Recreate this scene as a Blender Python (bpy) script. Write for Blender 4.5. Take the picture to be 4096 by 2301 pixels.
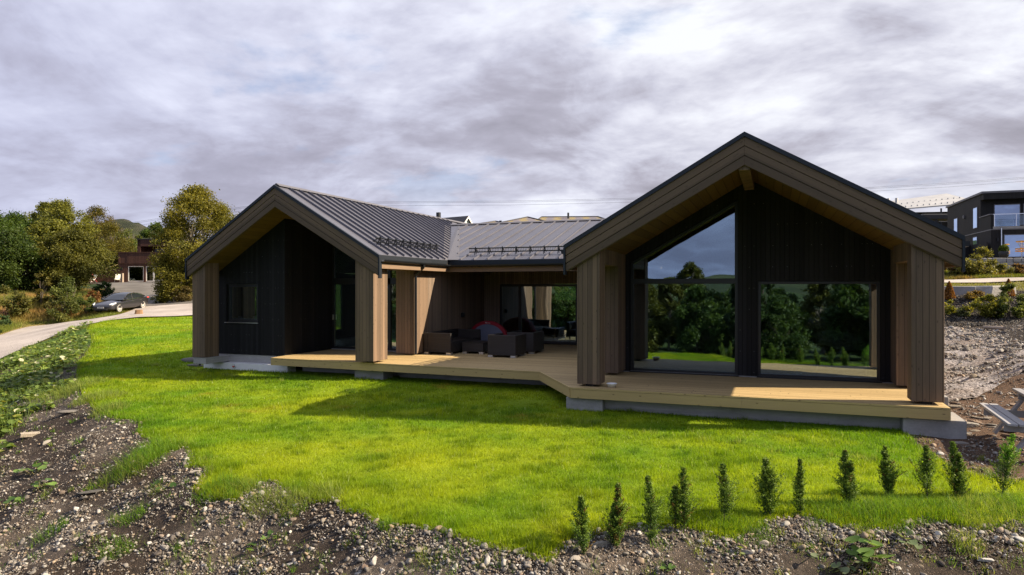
import bpy, bmesh, math, random
import numpy as np
from math import radians as R, sin, cos, pi, floor
from mathutils import Vector, Matrix
from mathutils.geometry import delaunay_2d_cdt

for o in list(bpy.data.objects): bpy.data.objects.remove(o)
SC = bpy.context.scene
COL = SC.collection

# ------------------------------------------------------------------ camera, world, sun
YAW = 21.0                      # the house axes are the world axes; the camera looks 21 degrees left of +y
EYE = 2.0                       # metres above the deck, which is z = 0
ct, st = cos(R(YAW)), sin(R(YAW))
F = 4096 * 24 / 36
cam = bpy.data.cameras.new('camera'); cam.lens = 24; cam.sensor_width = 36
cam.clip_end = 6000; cam.clip_start = .1
co = bpy.data.objects.new('camera', cam); COL.objects.link(co)
co.location = (0, 0, EYE); co.rotation_euler = (R(90), 0, R(YAW)); SC.camera = co

SUN_TO = Vector((1, .30, .645)).normalized()
SUN_EL = math.asin(SUN_TO.z); SUN_AZ = math.atan2(SUN_TO.x, SUN_TO.y)
sl = bpy.data.lights.new('sun', 'SUN'); sl.energy = 5.0; sl.angle = R(.5); sl.color = (1, .83, .60)
so = bpy.data.objects.new('sun', sl); COL.objects.link(so)
so.rotation_euler = (-SUN_TO).to_track_quat('-Z', 'Y').to_euler(); so.location = (40, 20, 40)

SC.view_settings.view_transform = 'Standard'; SC.view_settings.look = 'None'
SC.view_settings.exposure = 1.3; SC.view_settings.gamma = 1.0
SC.view_settings.use_curve_mapping = False
SC.cycles.max_bounces = 8; SC.cycles.transparent_max_bounces = 12
SC.cycles.caustics_reflective = False; SC.cycles.caustics_refractive = False


class NT:
    """tiny node-tree writer"""
    def __init__(s, tree): s.t = tree; s.n = tree.nodes; s.l = tree.links
    def new(s, typ, ins=None, **kw):
        n = s.n.new(typ)
        for k, v in kw.items(): setattr(n, k, v)
        for k, v in (ins or {}).items(): s.set(n, k, v)
        return n
    def set(s, n, k, v):
        sock = n.inputs[k]
        if isinstance(v, bpy.types.NodeSocket): s.l.new(v, sock)
        else:
            if sock.type == 'RGBA' and isinstance(v, (tuple, list)) and len(v) == 3: v = (*v, 1)
            sock.default_value = v
    def m(s, op, a, b=None, c=None, clamp=False):
        n = s.n.new('ShaderNodeMath'); n.operation = op; n.use_clamp = clamp
        for i, v in enumerate((a, b, c)):
            if v is not None: s.set(n, i, v)
        return n.outputs[0]
    def vm(s, op, a, b=None, scale=None):
        n = s.n.new('ShaderNodeVectorMath'); n.operation = op
        s.set(n, 0, a)
        if b is not None: s.set(n, 1, b)
        if scale is not None: s.set(n, 'Scale', scale)
        return n.outputs['Value'] if op in ('DOT_PRODUCT', 'LENGTH') else n.outputs[0]
    def mix(s, f, a, b, blend='MIX'):
        n = s.n.new('ShaderNodeMix'); n.data_type = 'RGBA'; n.blend_type = blend; n.clamp_factor = True
        s.set(n, 0, f); s.set(n, 6, a); s.set(n, 7, b)
        return n.outputs[2]
    def xyz(s, x, y, z):
        n = s.n.new('ShaderNodeCombineXYZ'); s.set(n, 0, x); s.set(n, 1, y); s.set(n, 2, z); return n.outputs[0]
    def noise(s, vec, scale, detail=4, rough=.5, dist=0.0, out=0):
        n = s.n.new('ShaderNodeTexNoise'); n.noise_dimensions = '3D'
        s.set(n, 'Vector', vec); n.inputs['Scale'].default_value = scale; n.inputs['Detail'].default_value = detail
        n.inputs['Roughness'].default_value = rough; n.inputs['Distortion'].default_value = dist
        return n.outputs[out]
    def ramp(s, f, stops, interp='LINEAR'):
        n = s.n.new('ShaderNodeValToRGB'); cr = n.color_ramp; cr.interpolation = interp
        while len(cr.elements) < len(stops): cr.elements.new(.5)
        for e, (p, c) in zip(cr.elements, stops):
            e.position = p; e.color = (*c, 1) if len(c) == 3 else c
        s.set(n, 0, f); return n.outputs[0]
    def map(s, v, a, b, c=0.0, d=1.0, smooth=False):
        n = s.n.new('ShaderNodeMapRange'); n.clamp = True
        if smooth: n.interpolation_type = 'SMOOTHSTEP'
        s.set(n, 0, v); s.set(n, 1, a); s.set(n, 2, b); s.set(n, 3, c); s.set(n, 4, d); return n.outputs[0]


def build_world():
    w = bpy.data.worlds.new('World'); SC.world = w; w.use_nodes = True
    t = NT(w.node_tree); t.n.clear()
    tc = t.new('ShaderNodeTexCoord').outputs['Generated']
    sky = t.new('ShaderNodeTexSky', sky_type='NISHITA', sun_disc=False, sun_elevation=SUN_EL, sun_rotation=SUN_AZ)
    sep = t.new('ShaderNodeSeparateXYZ'); t.set(sep, 0, tc)
    X, Y, Z = sep.outputs
    # direction in the frame of the wind: a = along the view axis, b = to its right
    bx = t.m('ADD', t.m('MULTIPLY', X, ct), t.m('MULTIPLY', Y, st))
    by = t.m('ADD', t.m('MULTIPLY', X, -st), t.m('MULTIPLY', Y, ct))
    zz = t.m('ADD', t.m('MAXIMUM', Z, 0.0), .20)
    px = t.m('DIVIDE', bx, zz); py = t.m('DIVIDE', by, zz)
    # flat cloud deck, streets running obliquely
    rx = t.m('ADD', t.m('MULTIPLY', px, .90), t.m('MULTIPLY', py, -.42))
    ry = t.m('ADD', t.m('MULTIPLY', px, .42), t.m('MULTIPLY', py, .90))
    P = t.xyz(t.m('MULTIPLY', rx, 1.25), t.m('MULTIPLY', ry, 1.45), 13.3)
    big = t.noise(P, .50, 3, .5, .2)
    med = t.noise(t.vm('ADD', P, (18.6, 10.2, 5.4)), 1.25, 8, .60, .35)
    fine = t.noise(t.vm('ADD', P, (38.6, 20.2, 12.4)), 3.4, 7, .58, .3)
    gap = t.noise(t.vm('ADD', P, (12.5, 27.8, 4.6)), .85, 8, .56, .2)
    # billows that keep their roundness low in the sky
    Q = t.xyz(t.m('MULTIPLY', bx, 3.0), t.m('MULTIPLY', by, 3.0), t.m('MULTIPLY', Z, 7.0))
    bil = t.noise(t.vm('ADD', Q, (9.4, 13.8, 7.6)), 1.0, 9, .60, .55)
    puff = t.noise(t.vm('ADD', Q, (13.3, 0.1, 3.7)), 1.7, 4, .55, .5)
    puff = t.m('ABSOLUTE', t.m('SUBTRACT', t.m('MULTIPLY', puff, 2), 1)); puff2 = t.noise(t.vm('ADD', P, (6.3, 5.1, 8.7)), 2.1, 4, .55, .5)
    puff2 = t.m('ABSOLUTE', t.m('SUBTRACT', t.m('MULTIPLY', puff2, 2), 1))
    puffs = t.m('MULTIPLY', t.m('SUBTRACT', t.m('ADD', puff, puff2), .36), .14)
    bilS = t.map(bil, .33, .67, .30, .70, True); medS = t.map(med, .34, .66, .31, .69, True)
    s = t.m('ADD', t.m('ADD', t.m('MULTIPLY', big, .26), t.m('MULTIPLY', medS, .24)), t.m('ADD', t.m('MULTIPLY', fine, .16), t.m('MULTIPLY', bilS, .34)))
    s = t.m('ADD', s, puffs)
    # clouds are brighter towards the sun (right) and high up, heavier low down
    sunw = t.vm('DOT_PRODUCT', tc, (ct, st, 0))
    contrast = t.map(sunw, -.55, .35, .75, 1.4)
    s = t.m('ADD', t.m('MULTIPLY', t.m('SUBTRACT', s, .5), contrast), .5)
    s = t.m('ADD', s, t.m('MULTIPLY', t.m('ADD', sunw, -.05), .03))
    s = t.m('ADD', s, t.m('MULTIPLY', t.m('SUBTRACT', Z, .30), .16))
    cloud = t.ramp(s, [(.28, (2.9, 2.8, 3.3)), (.375, (3.7, 3.6, 4.25)), (.46, (4.9, 4.92, 5.75)),
                       (.55, (6.2, 6.25, 7.0)), (.645, (7.5, 7.65, 8.2))])
    tint = t.map(sunw, -.75, .25, 1, 0)
    cloud = t.mix(t.m('MULTIPLY', tint, .8), cloud, t.mix(1.0, cloud, (.92, .96, 1.11), 'MULTIPLY'))
    cloud = t.mix(1.0, cloud, t.ramp(t.map(by, -.6, .5), [(0, (.74, .79, .88)), (1, (1, 1, 1))]), 'MULTIPLY')
    cover = t.map(gap, .585, .69, 1, .3, True)
    cover = t.m('MAXIMUM', cover, t.map(Z, .10, .24, 1, 0))
    col = t.mix(cover, t.mix(.35, sky.outputs[0], (3.2, 4.3, 7.6)), cloud)
    bg = t.new('ShaderNodeBackground', {'Color': col, 'Strength': .053})
    out = t.new('ShaderNodeOutputWorld'); t.l.new(bg.outputs[0], out.inputs[0])


build_world()

# ------------------------------------------------------------------ materials
MAT = {}


def new_mat(name):
    m = bpy.data.materials.new(name); m.use_nodes = True
    t = NT(m.node_tree); t.n.clear()
    out = t.new('ShaderNodeOutputMaterial')
    MAT[name] = m
    return m, t, out


def principled(t, out, color, rough=.6, metal=0.0, spec=.5, bump=None, bump_d=.01, bump_s=.6, normal=None, **kw):
    p = t.new('ShaderNodeBsdfPrincipled', {'Base Color': color, 'Roughness': rough, 'Metallic': metal, 'Specular IOR Level': spec})
    for k, v in kw.items(): t.set(p, k, v)
    if bump is not None:
        b = t.new('ShaderNodeBump', {'Height': bump, 'Distance': bump_d, 'Strength': bump_s})
        t.l.new(b.outputs[0], p.inputs['Normal'])
    t.l.new(p.outputs[0], out.inputs[0])
    return p


def plain(name, color, rough=.5, metal=0.0, spec=.5, var=.12, scale=6.0, bump=0.0, detail=5):
    m, t, out = new_mat(name)
    pos = t.new('ShaderNodeTexCoord').outputs['Object']
    n = t.noise(pos, scale, detail, .6)
    c = t.mix(n, tuple(x * (1 - var) for x in color), tuple(min(1, x * (1 + var)) for x in color))
    rg = t.m('ADD', t.m('MULTIPLY', n, .16), rough - .08, clamp=True)
    principled(t, out, c, rg, metal, spec, bump=n if bump else None, bump_d=bump, bump_s=.7)
    return m


def wood(name, c1, c2, bw, across, along, groove=.05, gdark=.35, rough=.7, knots=.5, spec=.3, bump=.004, grain=1.0, joint=0.0, nails=0.0):
    """boards from world position. across / along: 'x','y','z','xy' (x+y), ('rake',x0) = height below a roof slope"""
    m, t, out = new_mat(name)
    pos = t.new('ShaderNodeNewGeometry').outputs['Position']
    sep = t.new('ShaderNodeSeparateXYZ'); t.set(sep, 0, pos); X, Y, Z = sep.outputs
    def ax(a):
        if a == 'x': return X
        if a == 'y': return Y
        if a == 'z': return Z
        if a == 'xy': return t.m('ADD', X, t.m('MULTIPLY', Y, 1.001))
        if a[0] == 'rake':
            return t.m('ADD', Z, t.m('MULTIPLY', t.m('ABSOLUTE', t.m('SUBTRACT', X, a[1])), a[2]))
    A = ax(across); L = ax(along)
    a = t.m('DIVIDE', A, bw); idx = t.m('FLOOR', a); fr = t.m('SUBTRACT', a, idx)
    wn = t.new('ShaderNodeTexWhiteNoise', noise_dimensions='1D'); t.set(wn, 'W', idx)
    rnd = wn.outputs['Value']
    L2 = t.m('ADD', L, t.m('MULTIPLY', rnd, 37.0))
    gv = t.xyz(t.m('MULTIPLY', A, 42.0), t.m('MULTIPLY', L2, 1.6), t.m('MULTIPLY', rnd, 9.0))
    g1 = t.noise(gv, 1.0, 5, .6, .6)
    gv2 = t.xyz(t.m('MULTIPLY', A, 7.0), t.m('MULTIPLY', L2, .55), t.m('MULTIPLY', rnd, 5.0))
    g2 = t.noise(gv2, 1.0, 3, .5)
    mixf = t.m('ADD', t.m('ADD', t.m('MULTIPLY', g1, .55 * grain), t.m('MULTIPLY', g2, .35)), t.m('MULTIPLY', t.m('SUBTRACT', rnd, .5), .55), clamp=True)
    c = t.mix(mixf, c1, c2)
    if knots:
        vo = t.new('ShaderNodeTexVoronoi', voronoi_dimensions='2D', feature='F1')
        t.set(vo, 'Vector', t.xyz(t.m('MULTIPLY', A, 11.0), t.m('MULTIPLY', L2, 5.0), 0.0)); vo.inputs['Scale'].default_value = 1.0
        vs_ = t.new('ShaderNodeSeparateColor'); t.set(vs_, 0, vo.outputs['Color'])
        kn = t.m('MULTIPLY', t.m('MULTIPLY', t.map(vo.outputs['Distance'], .05, .17, 1, 0, True), t.m('GREATER_THAN', vs_.outputs[0], .78)), knots)
        c = t.mix(kn, c, tuple(x * .33 for x in c1))
    e = t.m('MINIMUM', fr, t.m('SUBTRACT', 1.0, fr))
    gm = t.map(e, groove * .35, groove, 1, 0, True)
    if joint:
        jl = t.m('DIVIDE', L2, joint); jf = t.m('SUBTRACT', jl, t.m('FLOOR', jl))
        je = t.m('MINIMUM', jf, t.m('SUBTRACT', 1.0, jf))
        gm = t.m('MAXIMUM', gm, t.map(je, .0006, .0016, 1, 0))
    c = t.mix(gm, c, tuple(x * gdark for x in c1))
    if nails:                               # a row of galvanised nail heads every so often up the boards
        nr = t.m('DIVIDE', t.m('ADD', L, .13), nails); ni = t.m('FLOOR', nr)
        dz = t.m('MULTIPLY', t.m('SUBTRACT', t.m('SUBTRACT', nr, ni), .5), nails); dx = t.m('MULTIPLY', t.m('SUBTRACT', fr, .5), bw)
        rr_ = t.m('SQRT', t.m('ADD', t.m('MULTIPLY', dz, dz), t.m('MULTIPLY', dx, dx)))
        w2 = t.new('ShaderNodeTexWhiteNoise', noise_dimensions='2D'); t.set(w2, 'Vector', t.xyz(idx, ni, 0.0))
        c = t.mix(t.m('MULTIPLY', t.m('LESS_THAN', rr_, .0055), t.m('GREATER_THAN', w2.outputs['Value'], .74)), c, (.22, .22, .23))
    h = t.m('SUBTRACT', t.m('MULTIPLY', g1, .18), gm)
    principled(t, out, c, t.m('ADD', t.m('MULTIPLY', g1, .2), rough - .1), 0, spec, bump=h, bump_d=bump, bump_s=1.0)
    return m


# exterior timber
BR1, BR2 = (.078, .055, .039), (.238, .160, .106)
wood('timber_boards', BR1, BR2, .098, 'xy', 'z', .045, .45)
CW1, CW2 = (.112, .084, .064), (.300, .215, .152)  # fresher paler wall boards, lifted further to stand in for missing terrace light
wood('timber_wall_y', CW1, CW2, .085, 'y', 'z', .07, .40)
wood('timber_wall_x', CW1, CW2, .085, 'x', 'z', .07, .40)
RK1, RK2 = (.070, .050, .036), (.192, .131, .088)
wood('timber_rake_right', RK1, RK2, .9, ('rake', -.51, .581), 'x', .0, 1, knots=.55)
wood('timber_rake_left', RK1, RK2, .9, ('rake', -12.92, .609), 'x', .0, 1, knots=.55)
wood('timber_fascia', BR1, BR2, .9, 'z', 'xy', .0, 1)
wood('black_cladding', (.0028, .0031, .0043), (.0180, .0185, .0225), .098, 'xy', 'z', .07, .2, .70, knots=.0, spec=.22, bump=.006, nails=.47)
wood('soffit_boards', (.085, .050, .013), (.15, .092, .028), .16, 'x', 'y', .03, .25, knots=.7)
wood('deck_boards', (.33, .235, .110), (.58, .43, .215), .118, 'y', 'x', .085, .18, .68, knots=.6, joint=3.7)
wood('deck_fascia_wood', (.36, .265, .115), (.54, .41, .195), .9, 'z', 'xy', 0, 1, knots=.8)
wood('red_cladding', (.050, .022, .016), (.105, .050, .036), .14, 'xy', 'z', .08, .35, knots=0)
wood('dark_cladding', (.007, .0065, .0075), (.018, .017, .019), .15, 'xy', 'z', .06, .4, knots=0)
wood('pale_reveal_wood', (.42, .30, .16), (.60, .46, .28), .3, 'z', 'xy', 0, 1, knots=.3)
wood('grey_weathered_wood', (.22, .22, .235), (.36, .36, .38), .9, 'x', 'y', 0, 1, knots=.2)
plain('black_metal', (.012, .014, .018), .38, .2, .5)
plain('frame_black', (.010, .011, .013), .42, 0, .5)
plain('steel', (.55, .55, .56), .32, .9, .5)
plain('white_paint', (.78, .77, .74), .5)
plain('white_plastic', (.72, .73, .75), .35)
plain('grey_interior', (.42, .41, .38), .8)
plain('dark_interior', (.07, .066, .06), .8)
plain('interior_floor', (.34, .29, .23), .45)
plain('teal_shell', (.25, .48, .50), .4)
plain('pale_wood', (.48, .34, .2), .5)
plain('cream_cloth', (.55, .56, .50), .9)
plain('lime_plaster', (.72, .72, .73), .85, bump=.01, scale=9)
plain('rubber', (.012, .012, .013), .8)
plain('tent_grey', (.16, .18, .27), .8)
plain('tent_red', (.30, .006, .022), .7)
plain('red_paint', (.5, .05, .04), .5)
plain('orange_paint', (.75, .36, .05), .5)
plain('rope', (.35, .27, .12), .9)
plain('rope_red', (.35, .05, .05), .9)
plain('bark', (.075, .060, .048), .9, var=.45, scale=14, bump=.02)
plain('birch_bark', (.30, .27, .24), .8, var=.5, scale=7, bump=.01)
plain('stump_wood', (.22, .13, .07), .9, var=.4, scale=14, bump=.02)
plain('stone_block', (.34, .33, .32), .9, var=.3, scale=7, bump=.03)
plain('slate_roof', (.035, .033, .038), .6, var=.3, scale=12)
plain('pole_wood', (.28, .22, .17), .85, var=.3, scale=9)
plain('planter_dark', (.015, .016, .02), .5)
plain('cable', (.03, .03, .035), .6)


def concrete(name, c, formwork=True, rough=.9):
    m, t, out = new_mat(name)
    pos = t.new('ShaderNodeNewGeometry').outputs['Position']
    n1 = t.noise(pos, 2.2, 6, .62); n2 = t.noise(pos, 28, 5, .6)
    sep = t.new('ShaderNodeSeparateXYZ'); t.set(sep, 0, pos)
    st_ = t.noise(t.xyz(t.m('MULTIPLY', sep.outputs[0], .5), t.m('MULTIPLY', sep.outputs[1], .5), t.m('MULTIPLY', sep.outputs[2], 16)), 1.0, 3, .5)
    f = t.m('ADD', t.m('ADD', t.m('MULTIPLY', n1, .5), t.m('MULTIPLY', n2, .2)), t.m('MULTIPLY', st_, .5 if formwork else .1))
    col = t.mix(t.map(f, .3, .85), tuple(x * .48 for x in c), tuple(x * 1.15 for x in c))
    h = t.m('ADD', n2, t.m('MULTIPLY', st_, .8 if formwork else 0.0))
    principled(t, out, col, rough, 0, .3, bump=h, bump_d=.006)
    return m


concrete('concrete', (.42, .41, .41))
concrete('concrete_pale', (.46, .455, .46), False)


def sheet_metal(name, c, rough=.36):
    m, t, out = new_mat(name)
    pos = t.new('ShaderNodeNewGeometry').outputs['Position']
    n = t.noise(pos, .9, 4, .5); n2 = t.noise(pos, 60, 2, .5)
    col = t.mix(n, tuple(x * .85 for x in c), tuple(x * 1.15 for x in c))
    principled(t, out, col, t.m('ADD', t.m('MULTIPLY', n, .16), rough), .55, .6, bump=t.m('ADD', n, t.m('MULTIPLY', n2, .04)), bump_d=.02, bump_s=.35)
    return m


sheet_metal('roof_metal', (.132, .134, .168), .40)
sheet_metal('flashing_metal', (.16, .155, .17), .42)
sheet_metal('dark_trim_metal', (.018, .024, .034), .40)
sheet_metal('white_roof_metal', (.46, .46, .46), .5)


def glass(name, refl=(.70, .82, .95), base=.30, tint=(.60, .68, .65), wob=.0009):
    m, t, out = new_mat(name)
    lw = t.new('ShaderNodeLayerWeight', {'Blend': .35}).outputs['Facing']
    fac = t.m('ADD', t.m('MULTIPLY', t.m('POWER', lw, 2.5), .6), base, clamp=True)
    pos = t.new('ShaderNodeNewGeometry').outputs['Position']
    n = t.noise(pos, 1.3, 1, .4)
    b = t.new('ShaderNodeBump', {'Height': n, 'Distance': wob * 10, 'Strength': .3})
    g = t.new('ShaderNodeBsdfGlossy', {'Color': refl, 'Roughness': 0.012}); t.l.new(b.outputs[0], g.inputs['Normal'])
    tr = t.new('ShaderNodeBsdfTransparent', {'Color': tint})
    mx = t.new('ShaderNodeMixShader', {0: fac}); t.l.new(tr.outputs[0], mx.inputs[1]); t.l.new(g.outputs[0], mx.inputs[2])
    t.l.new(mx.outputs[0], out.inputs[0])
    return m


glass('window_glass', refl=(.68, .84, 1.0), base=.36)
glass('clear_glass', base=.12, tint=(.80, .83, .83))
glass('dark_glass', refl=(.5, .6, .6), base=.16, tint=(.16, .18, .17))
glass('blue_glass', refl=(.60, .74, 1.0), base=.62, tint=(.2, .25, .28))


def foliage(name, trans=.45, rough=.55, gain=1.0):
    m, t, out = new_mat(name)
    c = t.new('ShaderNodeAttribute', attribute_name='Col').outputs['Color']
    if gain != 1.0: c = t.mix(1.0, c, (gain,) * 3, 'MULTIPLY')
    d = t.new('ShaderNodeBsdfPrincipled', {'Base Color': c, 'Roughness': rough, 'Specular IOR Level': .25})
    tr = t.new('ShaderNodeBsdfTranslucent', {'Color': t.mix(1.0, c, (1.25, 1.15, .55), 'MULTIPLY')})
    mx = t.new('ShaderNodeMixShader', {0: trans}); t.l.new(d.outputs[0], mx.inputs[1]); t.l.new(tr.outputs[0], mx.inputs[2])
    t.l.new(mx.outputs[0], out.inputs[0])
    return m


foliage('leaves'); foliage('grass_blades', .55, .5); foliage('thuja_leaves', .30); foliage('broad_leaves', .35, .5)


def attr_mat(name, rough=.9, nscale=30, var=.35, bump=.02, bscale=40, spec=.2):
    m, t, out = new_mat(name)
    c = t.new('ShaderNodeAttribute', attribute_name='Col').outputs['Color']
    pos = t.new('ShaderNodeNewGeometry').outputs['Position']
    n = t.noise(pos, nscale, 6, .65); n2 = t.noise(pos, bscale, 5, .65)
    c = t.mix(1.0, c, t.ramp(n, [(.25, (1 - var,) * 3), (.75, (1 + var,) * 3)]), 'MULTIPLY')
    principled(t, out, c, rough, 0, spec, bump=n2, bump_d=bump, bump_s=.8)
    return m


def soil_mat():
    m, t, out = new_mat('ground_soil')
    c = t.new('ShaderNodeAttribute', attribute_name='Col').outputs['Color']
    pos = t.new('ShaderNodeNewGeometry').outputs['Position']
    n = t.noise(pos, 9, 7, .7); n2 = t.noise(pos, 30, 5, .7)
    c = t.mix(1.0, c, t.ramp(n, [(.25, (.5, .5, .5)), (.75, (1.45, 1.42, 1.4))]), 'MULTIPLY')
    h = n2
    for sc, th in ((55, .62), (110, .55)):
        vo = t.new('ShaderNodeTexVoronoi', feature='F1'); t.set(vo, 'Vector', pos); vo.inputs['Scale'].default_value = sc
        se = t.new('ShaderNodeSeparateColor'); t.set(se, 0, vo.outputs['Color'])
        k = t.m('MULTIPLY', t.m('GREATER_THAN', se.outputs[0], th), t.map(vo.outputs['Distance'], .28, .42, 1, 0))
        c = t.mix(k, c, t.mix(1.0, c, t.mix(se.outputs[1], (1.5, 1.4, 1.3), (4.2, 4.1, 4.0)), 'MULTIPLY'))
        h = t.m('ADD', h, t.m('MULTIPLY', k, .5))
    principled(t, out, c, .92, 0, .15, bump=h, bump_d=.03, bump_s=.9)


soil_mat()
attr_mat('lawn_turf', nscale=60, bump=.03, bscale=70)
attr_mat('stone', nscale=24, var=.3, bump=.012, bscale=45)


def road_mat(name='gravel_road', c0=(.31, .275, .255), c1=(.44, .40, .375)):
    m, t, out = new_mat(name)
    pos = t.new('ShaderNodeNewGeometry').outputs['Position']
    n1 = t.noise(pos, .35, 5, .6); n2 = t.noise(pos, 34, 4, .7)
    c = t.mix(t.map(n1, .35, .65), c0, c1)
    c = t.mix(1.0, c, t.ramp(n2, [(.3, (.8, .8, .8)), (.7, (1.12, 1.12, 1.12))]), 'MULTIPLY')
    principled(t, out, c, .92, 0, .2, bump=n2, bump_d=.02)


road_mat(); road_mat('gravel_drive', (.10, .094, .09), (.17, .158, .15))  # drive gravel is darker grey, with tree shade put into its tone


def lot_mat():
    m, t, out = new_mat('crushed_stone')
    pos = t.new('ShaderNodeNewGeometry').outputs['Position']
    n1 = t.noise(pos, .45, 6, .6); vo = t.new('ShaderNodeTexVoronoi', feature='F1'); t.set(vo, 'Vector', pos); vo.inputs['Scale'].default_value = 13
    vo2 = t.new('ShaderNodeTexVoronoi', feature='F1'); t.set(vo2, 'Vector', pos); vo2.inputs['Scale'].default_value = 34
    c = t.mix(t.map(n1, .38, .62), (.17, .135, .115), (.33, .31, .315))
    g = t.m('ADD', t.m('MULTIPLY', vo.outputs['Color'], .5), t.m('MULTIPLY', vo2.outputs['Color'], .4))
    c = t.mix(1.0, c, t.ramp(g, [(.15, (.45, .45, .45)), (.75, (1.35, 1.35, 1.35))]), 'MULTIPLY')
    h = t.m('ADD', vo.outputs['Distance'], t.m('MULTIPLY', vo2.outputs['Distance'], .5))
    principled(t, out, c, .95, 0, .2, bump=h, bump_d=-.05)


lot_mat()


def wicker():
    m, t, out = new_mat('dark_wicker')
    pos = t.new('ShaderNodeTexCoord').outputs['Object']
    sep = t.new('ShaderNodeSeparateXYZ'); t.set(sep, 0, pos); X, Y, Z = sep.outputs
    a = t.m('SINE', t.m('MULTIPLY', Z, 330)); b = t.m('SINE', t.m('MULTIPLY', t.m('ADD', X, Y), 230))
    h = t.m('MULTIPLY', a, b)
    n = t.noise(t.xyz(t.m('MULTIPLY', X, 2), t.m('MULTIPLY', Y, 2), t.m('MULTIPLY', Z, 90)), 1.0, 2, .5)
    c = t.mix(t.map(h, -1, 1), (.012, .0105, .011), (.034, .029, .029))
    c = t.mix(1.0, c, t.ramp(n, [(.3, (.6, .6, .6)), (.7, (1.4, 1.35, 1.3))]), 'MULTIPLY')
    principled(t, out, c, .5, 0, .4, bump=h, bump_d=.004)


wicker()


def tiles(name='lichen_tiles'):
    m, t, out = new_mat(name)
    pos = t.new('ShaderNodeTexCoord').outputs['Object']
    sep = t.new('ShaderNodeSeparateXYZ'); t.set(sep, 0, pos); X, Y, Z = sep.outputs
    w = t.m('SINE', t.m('ADD', t.m('MULTIPLY', X, 3.1), t.m('MULTIPLY', t.noise(pos, .7, 3, .5), 4)))
    n = t.noise(pos, 5, 4, .7)
    f = t.m('ADD', t.m('MULTIPLY', w, .35), n)
    c = t.mix(t.map(f, .35, .75), (.16, .148, .175), (.25, .205, .105))
    row = t.m('SINE', t.m('MULTIPLY', Z, 34)); colm = t.m('SINE', t.m('MULTIPLY', t.m('ADD', X, Y), 21))
    c = t.mix(t.map(row, .6, 1, 0, .45), c, (.05, .045, .04))
    principled(t, out, c, .8, 0, .3, bump=t.m('ADD', row, colm), bump_d=.03)


tiles()


def paint_car():
    m, t, out = new_mat('car_paint')
    pos = t.new('ShaderNodeTexCoord').outputs['Object']
    n = t.noise(pos, 900, 2, .5)
    c = t.mix(n, (.014, .014, .017), (.028, .027, .033))
    principled(t, out, c, .34, .35, .5, **{'Coat Weight': .7, 'Coat Roughness': .04})


paint_car()
plain('car_glass', (.012, .016, .02), .05, 0, .9, var=.05)
plain('chrome', (.75, .75, .76), .14, 1.0)
plain('lamp_lens', (.75, .77, .80), .1, 0, .8)
plain('alloy', (.80, .78, .74), .3, .55)


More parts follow.
